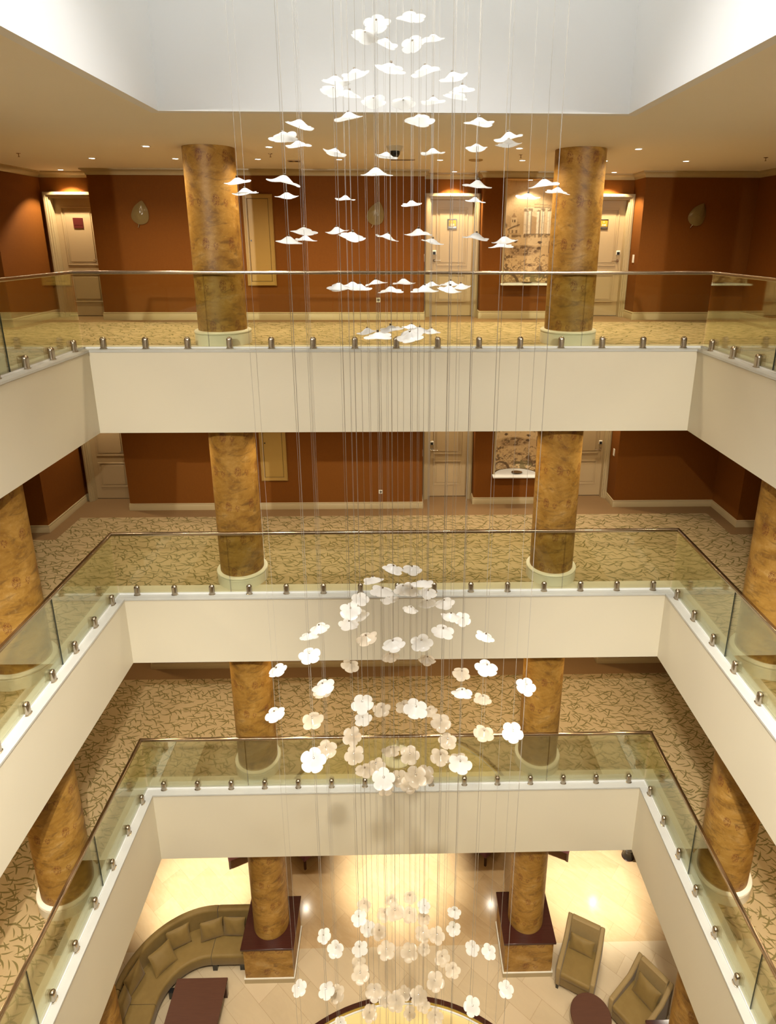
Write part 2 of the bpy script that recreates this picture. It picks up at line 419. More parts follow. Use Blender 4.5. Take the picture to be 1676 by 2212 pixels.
# gallery walls, the same on all three floors
XL, XR = -6.58, 6.57
WA = (-5.45, .52); WM = (1.60, 3.45); WD = (4.50, XR)
NX, NA, ND, NZ0, NZ1 = 2.48, .45, .34, .665, 2.53          # niche: centre, half width, depth, foot, head
def wallpieces(F, CT):
    out = []
    s = MB()
    s.box(WA[0], WA[1], YB, YO1, F, CT)
    s.box(WD[0], WD[1], YB, YO1, F, CT)
    for xa, xb, xc in ((XL-.4, WA[0], -5.985), (WA[1], WM[0], 1.075), (WM[1], WD[0], 3.985)):   # door openings
        s.box(xa, xc-.42, YR+.05, YO1, F, CT); s.box(xc+.42, xb, YR+.05, YO1, F, CT); s.box(xc-.42, xc+.42, YR+.05, YO1, F+2.19, CT); s.box(xc-.42, xc+.42, YR+.17, YO1, F, F+2.19)
    # wall with the niche
    s.box(WM[0], NX-NA, YM, YO1, F, CT); s.box(NX+NA, WM[1], YM, YO1, F, CT)
    s.box(NX-NA, NX+NA, YM, YO1, F, F+NZ0-.03); s.box(NX-NA, NX+NA, YM, YO1, F+NZ1, CT)
    s.box(NX-NA, NX+NA, YM+ND+.02, YO1, F+NZ0-.03, F+NZ1)
    struct(s.build('wall_back', 'wallpaper'))
    s = MB(); s.box(-XO, XL, 11.03, YO1, F, CT); s.box(-XO, -7.57, YO0, 11.03, F, CT); struct(s.build('wall_left', 'wallpaper'))
    s = MB(); s.box(XR, XO, 11.03, YO1, F, CT); s.box(7.57, XO, YO0, 11.03, F, CT); struct(s.build('wall_right', 'wallpaper'))
    struct(B(-7.57, 7.57, YO0, -3.0, F, CT).build('wall_front', 'wallpaper'))
BASE = [(0, 0), (.022, 0), (.022, .105), (.014, .115), (.020, .125), (.016, .14), (0, .145)]
CROWN = [(0, -.105), (.014, -.105), (.020, -.075), (.065, -.03), (.085, -.022), (.085, 0), (0, 0)]
def runs(prof, F, pts, name):
    """moulding along a wall line given as plan points, room to the right of travel"""
    s = MB()
    n = len(pts); path = []
    for i, (x, y) in enumerate(pts):
        d0 = Vector((x-pts[i-1][0], y-pts[i-1][1])).normalized() if i else None
        d1 = Vector((pts[i+1][0]-x, pts[i+1][1]-y)).normalized() if i < n-1 else None
        n0 = Vector((d0.y, -d0.x)) if d0 else None; n1 = Vector((d1.y, -d1.x)) if d1 else None
        if n0 is None: m = n1
        elif n1 is None: m = n0
        else:
            m = n0+n1; m = m/(m.dot(n0)) if m.length > 1e-6 else n0
        path.append((x, y, m.x, m.y))
    s.sweep(path, [(o, z+F) for o, z in prof])
    return struct(s.build(name, 'trim_paint'))
LINES = {
 'left': [(-7.57, -3.0), (-7.57, 11.03), (XL, 11.03), (XL, YR+.05), (-6.50, YR+.05)],
 'back': [(WA[0], YR+.05), (WA[0], YB), (WA[1], YB), (WA[1], YR+.05)],
 'niche': [(WM[0], YR+.05), (WM[0], YM), (WM[1], YM), (WM[1], YR+.05)],
 'right': [(WD[0], YR+.05), (WD[0], YB), (XR, YB), (XR, 11.03), (7.57, 11.03), (7.57, -3.0)],
}
for n, F, CT in ((3, F3, C3), (2, F2, C2), (1, F1, C1)):
    wallpieces(F, CT)
    for k, pts in LINES.items(): runs(BASE, F, pts, 'baseboard_'+k)
crown = [(-7.57, -3.0), (-7.57, 11.03), (XL, 11.03), (XL, YR+.05), (WA[0], YR+.05), (WA[0], YB), (WA[1], YB), (WA[1], YR+.05), (WM[0], YR+.05), (WM[0], YM), (WM[1], YM), (WM[1], YR+.05), (WD[0], YR+.05), (WD[0], YB), (XR, YB), (XR, 11.03), (7.57, 11.03), (7.57, -3.0)]
runs(CROWN, C3, crown, 'trim_3')

# lobby shell
struct(B(-9.6, 9.6, -4.6, 15.1, -.2, 0).build('floor', 'marble'))
for nm, bb in (('back', (-9.6, 9.6, 15, 15.1)), ('front', (-9.6, 9.6, -4.6, -4.5)), ('left', (-9.6, -9.5, -4.5, 15)), ('right', (9.5, 9.6, -4.5, 15))):
    struct(B(*bb, 0, C0).build('wall_'+nm, 'wallpaper'))
s = MB(); s.box(-9.6, 9.6, YO1, 15.1, C0, C0+.2); s.box(-9.6, 9.6, -4.6, YO0, C0, C0+.2); s.box(-9.6, -XO, YO0, YO1, C0, C0+.2); s.box(XO, 9.6, YO0, YO1, C0, C0+.2)
struct(s.build('ceiling', 'ceiling_paint'))

# ------------------------------------------------------------------ columns
def col_shaft(h, z0=.18):
    m = MB(); m.smooth = True
    n = 48; rr = .345
    zs = [z0+(h-z0)*k/12 for k in range(13)]
    m.grid(lambda u, v: (rr*math.cos(2*PI*u), rr*math.sin(2*PI*u), z0+(h-z0)*v), n, 13, closeu=True)
    return m
def col_base():
    return MB().lathe([(.34, 0), (.40, 0), (.40, .155), (.388, .162), (.402, .172), (.405, .185), (.398, .198), (.35, .205)], 64)
COLS = [(-2.53, 9.30, 'back left'), (2.54, 9.30, 'back right'), (-4.80, 7.0, 'left side'), (4.80, 7.0, 'right side')]
cb_mesh = col_base().mesh('base_ring', 'stone_white')
plain('ring_paint', (.70, .66, .54), .3, vary=.02); cb_mesh.materials[0] = M['ring_paint']
for n, F, CT, nm in ((3, F3, C3, 'top floor'), (2, F2, C2, 'middle balcony'), (1, F1, C1, 'lower balcony')):
    for k, (x, y, w) in enumerate(COLS):
        side = 'left' if 'left' in w else 'right'
        if 'back' in w: lb = f'round ochre plaster column on the {nm}, {side} of the two along the back edge'
        else: lb = f'round ochre plaster column on the {nm}, beside the {side} hand glass'
        e = empty('round_column', (x, y, F), rz=-1.1+.5*k, label=lb, cat='column', group='ochre plaster columns')
        col_shaft(CT-F).build('shaft', 'plaster', e)
        o = bpy.data.objects.new('base_ring', cb_mesh); C.objects.link(o); o.parent = e
for k, (x, y, w) in enumerate(COLS):
    side = 'left' if 'left' in w else 'right'
    e = empty('round_column', (x, y, .95), rz=-1.1+.5*k, label=(f'round ochre column rising from the {side} dark topped pedestal in the lobby' if k < 2 else f'round ochre column in the lobby hidden below the {side} balcony'), cat='column', group='ochre plaster columns')
    col_shaft(C0-.95, 0).build('shaft', 'plaster', e)
    e = empty('column_pedestal', (x, y, 0), label=(f'square ochre pedestal with dark glossy top under the {side} lobby column' if k < 2 else f'square pedestal with dark top at the {side} edge of the lobby, mostly hidden'), cat='pedestal', group='column pedestals')
    B(-.47, .47, -.47, .47, .0, .905).build('body', 'plaster', e, bevel=.004)
    B(-.51, .51, -.51, .51, .905, .95).build('top_slab', 'dark_wood', e, bevel=.006)
    s = ring(MB(), 0, .018, 0, .115, .47, -.47, .47); s.build('plinth', 'trim_paint', e)
    s = ring(MB(), 0, .024, .115, .13, .47, -.47, .47); s.build('bead', 'ring_paint', e)

# ------------------------------------------------------------------ glass balustrades
GX, GY0, GY1 = VX+GI, VY0-GI, VY1+GI
def pane_mesh(L, ends=((1,2,6,5),(3,0,4,7))):
    m = MB(); h = L/2-.004
    m.add([(-h,-.006,0),(h,-.006,0),(h,.006,0),(-h,.006,0),(-h,-.006,.982),(h,-.006,.982),(h,.006,.982),(-h,.006,.982)], [(0,1,5,4),(2,3,7,6),(4,5,6,7)])
    m.cur = 1
    if ends: m.add([(-h,-.006,0),(h,-.006,0),(h,.006,0),(-h,.006,0),(-h,-.006,.982),(h,-.006,.982),(h,.006,.982),(-h,.006,.982)], list(ends))
    return m.mesh('glass_balustrade', ['glass', 'glass_edge'])
PB, PS = 2*GX/5, (GY1-GY0)/5
RE, LE = (1,2,6,5), (3,0,4,7)
pmB, pmS = pane_mesh(PB), pane_mesh(PS)
pmB0, pmB4, pmS0 = pane_mesh(PB, (RE,)), pane_mesh(PB, (LE,)), pane_mesh(PS, (LE,))
# clamp: rounded stainless bullet with a small foot
def clamp_mesh():
    m = MB(); m.smooth = True
    w, d = .042, .034
    prof = [(0, .006), (.0, 0)]
    n = 28; rows = [(1.25, 0), (1.25, .006), (1.0, .010), (1.0, .120)] + [(math.cos(a), .120+.044*math.sin(a)) for a in [PI/2*k/6 for k in range(1, 7)]]
    vs = []; fs = []
    for s, z in rows:
        for k in range(n):
            a = 2*PI*k/n; ca, sa = math.cos(a), math.sin(a)
            vs.append((w*s*math.copysign(abs(ca)**.75, ca), d*s*math.copysign(abs(sa)**.75, sa), z))
    for i in range(len(rows)-1):
        for k in range(n): fs.append((i*n+k, i*n+(k+1)%n, (i+1)*n+(k+1)%n, (i+1)*n+k))
    fs.append(tuple(range(n-1, -1, -1)))
    return m.add(vs, fs).mesh('glass_clamp', 'steel')
cm = clamp_mesh()
GN = {3: 'top', 2: 'middle', 1: 'lower'}
NSP = {3: 2, 2: 3, 1: 3}; NCL = {3: 4, 2: 7, 1: 7}
for n, F, CB, nm in LEVELS:
    for k in range(5):
        o = bpy.data.objects.new('glass_balustrade', {0: pmB0, 4: pmB4}.get(k, pmB)); C.objects.link(o); o.location = (-GX+PB*(k+.5), GY1, F+.022)
        tag(o, f'green tinted glass panel, {ordw(k+1)} from left at the back of the {nm} balcony', 'glass panel', 'balustrade glass panes')
    for sg, sd in ((-1, 'left'), (1, 'right')):
        for k in range(NSP[n]):
            o = bpy.data.objects.new('glass_balustrade', pmS if k else pmS0); C.objects.link(o); o.location = (sg*GX, GY1-PS*(k+.5), F+.022); o.rotation_euler = (0, 0, PI/2)
            tag(o, f'green tinted glass panel, {ordw(k+1)} from the far corner on the {nm} balcony {sd} side', 'glass panel', 'balustrade glass panes')
        for k in range(NCL[n]):
            o = bpy.data.objects.new('glass_clamp', cm); C.objects.link(o); o.location = (sg*(GX-.020), 8.525-.5765*k, F); o.rotation_euler = (0, 0, PI/2)
            tag(o, f'small steel glass clamp, {ordw(k+1)} from the far corner on the {nm} balcony {sd} side', 'glass clamp', 'steel glass clamps')
    for k in range(15):
        o = bpy.data.objects.new('glass_clamp', cm); C.objects.link(o); o.location = (-4.06+.58*k, GY1-.020, F)
        tag(o, f'small steel glass clamp, {ordw(k+1)} from left at the back of the {nm} balcony', 'glass clamp', 'steel glass clamps')
    m = MB(); pr = rrect(-.026, .026, F+1.005, F+1.052, .010, 3)
    q = math.sqrt(2)
    m.sweep([(-GX, GY1, -1, 1), (GX, GY1, 1, 1), (GX, GY0, 1, -1), (-GX, GY0, -1, -1)], pr, closed=True)
    tag(m.build('handrail', 'rail_steel'), f'brown steel handrail capping the glass round the {nm} balcony', 'handrail', 'balustrade handrails')

# ------------------------------------------------------------------ doors in the recesses
def text_mesh(body, size, depth):
    cu = bpy.data.curves.new('digits', 'FONT'); cu.body = body; cu.size = size; cu.extrude = depth; cu.align_x = 'CENTER'
    o = bpy.data.objects.new('digits', cu); C.objects.link(o)
    me = bpy.data.meshes.new_from_object(o.evaluated_get(bpy.context.evaluated_depsgraph_get()))
    bpy.data.objects.remove(o); return me
def strip_frame(m, x0, x1, z0, z1, w, y0, y1):
    m.box(x0, x1, y0, y1, z1-w, z1); m.box(x0, x1, y0, y1, z0, z0+w); m.box(x0, x0+w, y0, y1, z0+w, z1-w); m.box(x1-w, x1, y0, y1, z0+w, z1-w)
DY = (0, .105, 0)
def door(n, F, xc, hside, number, dark, left_edge=True):
    e = empty(f'door_{n}', (xc, YR, F)); e['kind'] = 'structure'
    e['label'] = 'cream panelled guest room door, %s of three, %s' % ({1: 'left', 2: 'middle', 3: 'right'}[n], {F3: 'top floor', F2: 'middle floor', F1: 'lower floor'}[F])
    hw, H = .41, 2.18
    m = MB(); m.box(-hw, hw, 0, .045, .012, H)
    for z0, z1 in ((.27, .82), (.97, 2.04)):
        strip_frame(m, -.30, .30, z0, z1, .026, -.012, 0); strip_frame(m, -.262, .262, z0+.038, z1-.038, .010, -.006, 0)
        m.box(-.235, .235, -.010, 0, z0+.065, z1-.065)
    m.build('door_leaf', 'door_paint', e, bevel=.005, loc=DY)
    B(-hw, hw, -.001, .02, 0, .012).build('door_gap', 'gap_dark', e, loc=DY)
    m = MB()
    for a, b, y0 in ((hw, hw+.028, -.018), (hw+.022, hw+.060, -.046), (hw+.055, hw+.094, -.066), (hw+.088, hw+.108, -.052)):
        for sg in (-1, 1): 
            xs = sorted((sg*a, sg*b)); m.box(xs[0], xs[1], y0, .05 if a > hw else .165, 0, H+(b-hw))
        m.box(-a, a, y0, .05 if a > hw else .165, H+(a-hw), H+(b-hw))
    m.build('door_frame', 'frame_paint', e, bevel=.003)
    # lever handle and card reader
    hx = hside*.335
    hd = MB()
    hd.tube((hx, 0, 1.07), (hx, -.012, 1.07), .027, 20); hd.tube((hx, 0, 1.07), (hx, -.055, 1.07), .011, 12); hd.tube((hx, -.050, 1.07), (hx-hside*.125, -.050, 1.068), .010, 12)
    hd.build('door_handle', 'chrome', e, loc=DY)
    r = B(hx-.036, hx+.036, -.020, 0, 1.178, 1.262).build('card_reader', 'white_plastic', e, bevel=.006, loc=DY)
    B(hx-.027, hx+.027, -.0225, -.020, 1.182, 1.236).build('reader_slot', 'black_plastic', r)
    if F == F3:
        pp = MB(); pp.tube((0, 0, 1.563), (0, -.006, 1.563), .014, 16); p = pp.build('peephole', 'chrome', e, loc=DY)
        q = MB(); q.tube((0, -.006, 1.558), (0, -.0075, 1.558), .009, 12); q.build('lens', 'black_plastic', p)
        pl = B(-.092, .092, -.022, 0, 1.648, 1.838).build('number_plate', 'dark_plate' if dark else 'chrome', e, bevel=.004, loc=DY)
        B(-.066, .076, -.025, -.022, 1.705, 1.815).build('plate_face', 'dark_plate' if dark else 'amber', pl, bevel=.001)
        if not dark:
            B(-.066, .076, -.024, -.022, 1.672, 1.700).build('plate_bar', 'steel', pl)
            d = bpy.data.objects.new('digits', text_mesh(number, .052, .0008)); C.objects.link(d); d.parent = pl; d.data.materials.append(M['white_gloss'])
            d.location = (.004, -.0262, 1.714); d.rotation_euler = (PI/2, 0, 0)
            m = MB(); m.add([(-.010,-.0262,1.800),(.016,-.0262,1.790),(-.006,-.0262,1.772),(.000,-.0262,1.787)], [(0,3,1),(3,2,1)]); m.build('plate_mark', 'white_gloss', pl)
    return e
DOORS = ((1, -5.985, 1, '', True), (2, 1.075, -1, '328', False), (3, 3.985, 1, '330', False))
for F in (F3, F2, F1):
    for n, xc, hs, num, dk in DOORS: door(n, F, xc, hs, num, dk)

# ------------------------------------------------------------------ things on the walls
for F, lv in ((F3, 'top floor'), (F2, 'middle floor')):
    e = empty('access_cabinet', (-2.475, YB, F), label=f'tan painted hatch with a raised frame on the {lv} back wall', cat='wall cabinet', group='wall hatches')
    m = MB(); strip_frame(m, -.265, .265, .63, 2.235, .075, -.028, 0); strip_frame(m, -.255, .255, .64, 2.225, .022, -.036, -.026); m.build('frame', 'panel_paint', e, bevel=.004)
    B(-.183, .183, -.020, 0, .713, 2.152).build('door_panel', 'panel_paint', e, bevel=.003)
    B(-.192, .192, -.010, 0, .703, 2.162).build('shadow_gap', 'gap_dark', e)
    k = MB(); k.tube((-.155, -.020, 1.435), (-.155, -.024, 1.435), .014, 16); k.build('lock', 'black_plastic', e)
    e = empty('wall_socket', (-.335, YB, F+.37), label=f'square cream wall socket low on the {lv} back wall', cat='socket', group='wall sockets')
    B(-.042, .042, -.010, 0, -.042, .042).build('plate', 'white_plastic', e, bevel=.004)
    m = MB(); m.tube((0, -.010, 0), (0, -.0115, 0), .024, 20); m.build('socket_hole', 'gap_dark', e)
    o = B(0, .012, -.035, .035, -.07, .07).build('light_switch', 'white_plastic', loc=(WA[1], 12.26, F+1.13), bevel=.003)
    tag(o, f'white switch plate on the wall return left of the middle door, {lv}', 'light switch', 'switch plates')
    o = B(-.012, 0, -.04, .04, -.075, .075).build('light_switch', 'white_plastic', loc=(WD[0], 12.26, F+1.12), bevel=.003)
    tag(o, f'white switch plate on the wall return right of the right door, {lv}', 'light switch', 'switch plates')

def leaf_sconce(x, z, flip, lb):
    e = empty('leaf_sconce', (x, YB, z), label=lb, cat='wall light', group='leaf shaped glass wall lights')
    m = MB(); n = 40; R = []
    # leaf outline from stem tip (low) to point (high right)
    def pt(u, v):
        a = 2*PI*u
        L = .19; W = .150
        s = math.cos(a); w_ = math.sin(a)
        along = L*s; k = max(0., 1-abs(s)**2.6)**.62
        ac = W*math.copysign(1, w_)*k*(1-.22*s)
        along += .035*max(0, s)**8
        th = math.radians(24*flip)
        px = (ac*math.cos(th)+along*math.sin(th)); pz = (-ac*math.sin(th)+along*math.cos(th))
        return px, pz
    def fn(u, v):
        px, pz = pt(u, v)
        rr = v
        dome = .055*(1-rr*rr)+.006*math.sin(9*rr+6*PI*u)*rr*(1-rr)*2
        return (px*rr, -.018-dome, pz*rr)
    m.grid(fn, n, 9, closeu=True)
    m.build('glass_leaf', 'leaf_glass', e)
    def fb(u, v): px, pz = pt(u, v); return (px*v, -.018, pz*v)
    k = MB(); k.grid(fb, n, 3, closeu=True); k.build('back_plate', 'bronze', e)
    th = math.radians(24*flip); d = Vector((math.sin(th), 0, math.cos(th)))
    s = MB(); s.tube(Vector((0, -.02, 0))-d*.19, Vector((-.012*flip, -.02, 0))-d*.245, .010, 10); s.build('stem', 'bronze', e)
    s = MB(); s.tube((0, -.002, 0), (0, -.03, 0), .05, 20); s.build('wall_mount', 'bronze', e)
leaf_sconce(-4.575, EYE+.43, .55, 'leaf shaped amber glass wall light between the left door and left column')
leaf_sconce(-.36, EYE+.43, .7, 'leaf shaped amber glass wall light on the middle of the back wall')
leaf_sconce(5.51, EYE+.43, 1.0, 'leaf shaped amber glass wall light on the wall right of the right door')
e = empty('wall_speaker', (-3.29, YB, EYE+.98), label='round white wall sounder half hidden behind the left top column', cat='alarm')
m = MB(); m.lathe([(.105, 0), (.105, .03), (.09, .045), (.05, .052), (0.001, .054)], 32); o = m.build('housing', 'white_plastic', e); o.rotation_euler = (PI/2, 0, 0)
m = MB(); m.lathe([(.05, .0525), (.048, .057), (.001, .058)], 24); o = m.build('grille', 'stone_border', e); o.rotation_euler = (PI/2, 0, 0)

# ------------------------------------------------------------------ niche with a painted landscape and a half round shelf
def mural_colors(nu, nv):
    """sepia ruin, rocks and bridge, painted on a unit picture: x to the right, y up"""
    rng = np.random.default_rng(5)
    X, Y = np.meshgrid(np.linspace(0, 1, nu), np.linspace(0, 1, nv))
    def fbm(fx, fy, seed, octv=5):
        r = np.random.default_rng(seed); out = np.zeros_like(X); amp = 1.; tot = 0.
        for o in range(octv):
            gx, gy = int(fx*2**o)+2, int(fy*2**o)+2
            g = r.random((gy+1, gx+1)); px = X*(gx-1); py = Y*(gy-1)
            ix = px.astype(int); iy = py.astype(int); ax = px-ix; ay = py-iy
            ax = ax*ax*(3-2*ax); ay = ay*ay*(3-2*ay)
            out += amp*((g[iy, ix]*(1-ax)+g[iy, ix+1]*ax)*(1-ay)+(g[iy+1, ix]*(1-ax)+g[iy+1, ix+1]*ax)*ay); tot += amp; amp *= .55
        return out/tot
    col = np.empty((nv, nu, 3)); col[:] = (.60, .42, .215)
    sky = fbm(2, 3, 1); col *= (0.86+.28*sky)[..., None]
    dark = np.array((.105, .060, .030)); mid = np.array((.34, .215, .105)); lite = np.array((.70, .52, .29))
    def blend(mask, c, a=1.0):
        k = np.clip(mask*a, 0, 1)[..., None]; col[:] = col*(1-k)+np.array(c)*k
    f1, f2, f3 = fbm(6, 12, 2), fbm(14, 26, 3), fbm(30, 60, 4)
    # hill behind
    blend(((Y < .70-.10*np.abs(X-.18)*3) & (X < .4)).astype(float)*(.35+.5*(f1 > .5)), mid, .5)
    # trees on the left
    tree = np.clip((.5-np.hypot((X-.10)/.22, (Y-.585)/.085))*4, 0, 1)*(f2 > .43)
    blend(tree, dark, .85)
    # tower and houses
    blend(((X > .27) & (X < .37) & (Y > .55) & (Y < .675)).astype(float), lite, .8)
    blend((np.abs(X-.32) < (.725-Y)*.9) & (Y > .675) & (Y < .725), mid, .9)
    for xx in (.30, .335): blend((np.abs(X-xx) < .010) & (Y > .625) & (Y < .655), dark, .9)
    blend(((X > .20) & (X < .42) & (Y > .515) & (Y < .575)).astype(float), lite, .7)
    blend((np.abs((Y-.575)-(X-.31)*.25) < .008) & (X > .2) & (X < .42), dark, .8)
    for xx in (.235, .30, .37): blend((np.abs(X-xx) < .013) & (Y > .515) & (Y < .55), dark, .75)
    # round ruin with columns
    blend(((X > .47) & (X < .99) & (Y > .50) & (Y < .775)).astype(float), (.74, .58, .36), .75)
    blend(((X > .54) & (X < .64) & (Y > .505) & (Y < .70-.25*(X-.54))).astype(float), (.40, .24, .10), .75)
    for i, xx in enumerate((.50, .55, .665, .735, .845, .905, .965)):
        blend((np.abs(X-xx) < .024) & (Y > .505) & (Y < .735), (.86, .74, .54), .9)
        blend((np.abs(X-xx-.020) < .007) & (Y > .505) & (Y < .735), dark, .7)
        blend((np.abs(X-xx) < .034) & (Y > .735) & (Y < .765) & (f3 > .42), dark, .7)
    blend((np.abs(Y-.775) < .006) & (X > .60) & (X < .99), dark, .7); blend((np.abs(Y-.800+.06*(X-.8)) < .004) & (X > .6) & (X < .97), dark, .5)
    blend((np.abs(Y-.500) < .010) & (X > .48) & (f3 > .35), dark, .7)
    # terrace wall
    blend(((Y > .385) & (Y < .475)).astype(float)*(X > .12), lite, .75)
    blend(((np.abs(Y-.482) < .014) & (X > .15) & (f2 > .45)), dark, .65)
    for xx in (.17, .27, .46, .66): blend((np.abs(X-xx) < .018) & (Y > .455) & (Y < .50), lite, .9)
    arch = (np.abs(X-.955) < .075) & (Y > .305) & (Y < .415+.045*np.sqrt(np.clip(1-((X-.955)/.075)**2, 0, 1)))
    blend(arch, (.17, .10, .06), .9)
    # rocks: two banks
    r1 = np.clip((.5-np.hypot((X-.48)/.52, (Y-.335)/.125))*6, 0, 1)
    blend(r1, mid, .85); blend(r1*(f2 > .50), dark, .75); blend(r1*(f3 > .60), lite, .6); blend(r1*np.clip((.31-Y)*14, 0, 1), dark, .55)
    for xx, yy in ((.36, .43), (.70, .36), (.71, .42)): blend(np.hypot((X-xx)/.032, (Y-yy)/.016) < 1, dark, .95)
    band = (Y < .275+.03*np.sin(X*9)+.02*(f1-.5)) 
    blend(band, (.60, .42, .21), .9)
    blend(band*(np.abs(f1-.5) < .022), dark, .75); blend(band*(f3 > .61), mid, .75)
    lf = band*(X < .32)*(Y > .12)*(f2 > .52)*(f3 > .44); blend(lf, dark, .85)
    w = band*(X > .50)*(Y < .20)*(Y > .05); blend(w*(f2 > .46), mid, .8); blend(w*(f2 > .56), dark, .8)
    a = np.hypot((X-.24)/.20, (Y-.0)/.105); blend((a < 1.0) & (Y < .105), mid, .9); blend((a > .78) & (a < 1.0), dark, .85); blend((a < .78)*(f3 > .5), lite, .8)
    blend((np.hypot((X-.66)/.15, (Y-.055)/.055) < 1)*(f3 > .47), (.16, .13, .05), .85)
    blend((np.hypot((X-.92)/.10, (Y-.04)/.05) < 1)*(f3 > .5), dark, .8)
    blend(np.ones_like(X)*(f3 > .63), mid, .25)
    return np.clip(col, 0, 1)
t = NT('mural')
at = t.n('ShaderNodeAttribute', attribute_name='paint'); t.pbr(at.outputs['Color'], .6, spec=.3); M['mural'] = t.m
NUx, NVy = 120, 230
mc = mural_colors(NUx, NVy)
plain('niche_plaster', (.56, .36, .15), .6, vary=.12, scale=5)
for F, lv in ((F3, 'top floor'), (F2, 'middle floor'), (F1, 'lower floor')):
    m = MB()
    def fn(u, v): a = PI*(1-u); return (NX+NA*math.cos(a), YM+.006+(ND)*math.sin(a)**.8, F+NZ0+(NZ1-NZ0)*v)
    if F != F1:
        m.grid(fn, NUx, NVy)
        o = m.build('painted_panel', 'mural'); 
        ca = o.data.color_attributes.new('paint', 'FLOAT_COLOR', 'POINT')
        # picture fills most of the height, its top row repeats above
        rgba = np.ones((NVy, NUx, 4), np.float32)
        src = np.minimum((np.arange(NVy)/.95).astype(int), NVy-1)
        rgba[..., :3] = mc[src]
        ca.data.foreach_set('color', rgba.reshape(-1))
        tag(o, f'sepia landscape painting of ruins and rocks curving round the {lv} niche', 'painting', 'niche paintings')
        e = empty('niche_shelf', (NX, YM, F+NZ0), label=f'white half round shelf at the foot of the painted niche, {lv}', cat='shelf', group='niche shelves')
        pts = [(-NA-.055, -.17), (NA+.055, -.17), (NA+.055, -.002), (NA-.004, -.002)] + [((NA-.004)*math.cos(PI*k/24), (ND-.004)*math.sin(PI*k/24)) for k in range(1, 24)] + [(-NA+.004, -.002), (-NA-.055, -.002)]
        MB().prism(pts, -.03, 0).build('board', 'white_gloss', e, bevel=.004)
        d = empty('dish', (NX+.02, YM+.05, F+NZ0), label=f'small oval bronze dish on the white niche shelf, {lv}', cat='dish', group='bronze dishes')
        k = MB(); k.lathe([(.03, 0), (.075, .004), (.112, .022), (.115, .024), (.108, .023), (.07, .008), (.001, .006)], 36, caps=False); k.build('bowl', 'bronze', d); d.scale = (1, .8, 1)
    else:
        m.grid(fn, 40, 6); struct(m.build('wall_niche', 'niche_plaster'))
    # slim wooden edge on the left of the opening
    s = B(NX-NA-.035, NX-NA-.002, YM-.012, YM, F+NZ0, F+NZ1).build('trim_4', 'trim_paint'); struct(s)
    struct(B(NX-NA, NX+NA, YM+.0, YM+ND+.02, F+NZ1-.012, F+NZ1).build('ceiling_niche', 'niche_plaster'))
# ------------------------------------------------------------------ lamps
def spot(name, loc, power, col=(1, .83, .58), size=150, blend=1.0, rad=.05, parent=None):
    l = bpy.data.lights.new(name, 'SPOT'); l.energy = power; l.color = col; l.spot_size = math.radians(size); l.spot_blend = blend; l.shadow_soft_size = rad
    o = bpy.data.objects.new(name, l); C.objects.link(o); o.location = loc
    if parent: o.parent = parent
    return o
lens_m = MB().lathe([(.001, -.004), (.043, -.004), (.043, 0)], 24, caps=False).mesh('lens', 'lamp_lens')
rim_m = MB().lathe([(.043, .0), (.043, -.006), (.060, -.006), (.062, -.002), (.062, .0)], 28, caps=False).mesh('rim', 'white_plastic')
ROWA = [-3.32, -1.69, 1.67, 3.29]; ROWB = [-4.65, -3.38, -2.12, -.87, .69, 1.97, 3.26, 4.54]; ROWC = [-6.0, 1.07, 3.99]
SIDE = [7.1, 5.8, 4.5, 3.2, 1.9, .6]
P_ROOM, P_DOOR = LP['room'], LP['door']
k = 0
for row, y, rn in ((ROWA, 9.18, 'nearest the columns'), (ROWB, 10.53, 'in the middle of the walkway'), (ROWC, 12.27, 'over the doors')):
    for i, x in enumerate(row):
        d = empty('downlight', (x, y, C3), label=f'small glowing downlight, {ordw(i+1)} from left in the row {rn}', cat='downlight', group='ceiling downlights')
        for nm, me in (('lens', lens_m), ('rim', rim_m)):
            o = bpy.data.objects.new(nm, me); C.objects.link(o); o.parent = d
        spot('lamp', (0, 0, -.02), (P_ROOM if y < 12 else P_DOOR)*LP['f3'], size=150 if y < 12 else 105, blend=1.0 if y < 12 else .35, rad=.04 if y < 12 else .015, parent=d)
for sg, sd in ((-1, 'left'), (1, 'right')):
    for i, y in enumerate(SIDE):
        spot('side_lamp', (sg*5.95, y, C3-.02), P_ROOM*LP['f3'])
for i, x in enumerate((-4, 0, 4)): spot('front_lamp', (x, -1.4, C3-.02), P_ROOM*LP['f3'])
for F, CT, nm, mul, colr in ((F2, C2, 'middle', LP['f2'], (1, .83, .58)), (F1, C1, 'lower', LP['f1'], (1, .74, .42))):
    for row, y in ((ROWA, 9.18), (ROWB, 10.53), (ROWC, 12.27)):
        for x in row: spot(nm+'_lamp', (x, y, CT-.02), (P_ROOM if y < 12 else P_DOOR)*mul, colr, size=150 if y < 12 else 105, blend=1.0 if y < 12 else .35)
    for sg in (-1, 1):
        for y in SIDE: spot(nm+'_lamp', (sg*5.95, y, CT-.02), P_ROOM*mul*LP['side'], colr)
    for x in (-4, 0, 4): spot(nm+'_lamp', (x, -1.4, CT-.02), P_ROOM*mul, colr)
for x, y, pw, sz in LP['lobby']: spot('lobby_lamp', (x, y, C0-.02), pw, (1, .96, .87) if pw > 900 else (1, .90, .72), size=sz, blend=.9)
def aim(name, loc, target, power, col, size, blend=1.0):
    o = spot(name, loc, power, col, size, blend, rad=.06)
    o.rotation_euler = (Vector(target)-Vector(loc)).to_track_quat('-Z', 'Y').to_euler()
for x, y, tx, ty, tz, pw in LP['wash']: aim('wash_lamp', (x, y, C3-.03), (tx, ty, tz), pw*LP['washm'], LP['washc'], LP['washs'])  # unseen spots added to brighten the fascias, no known fixtures there
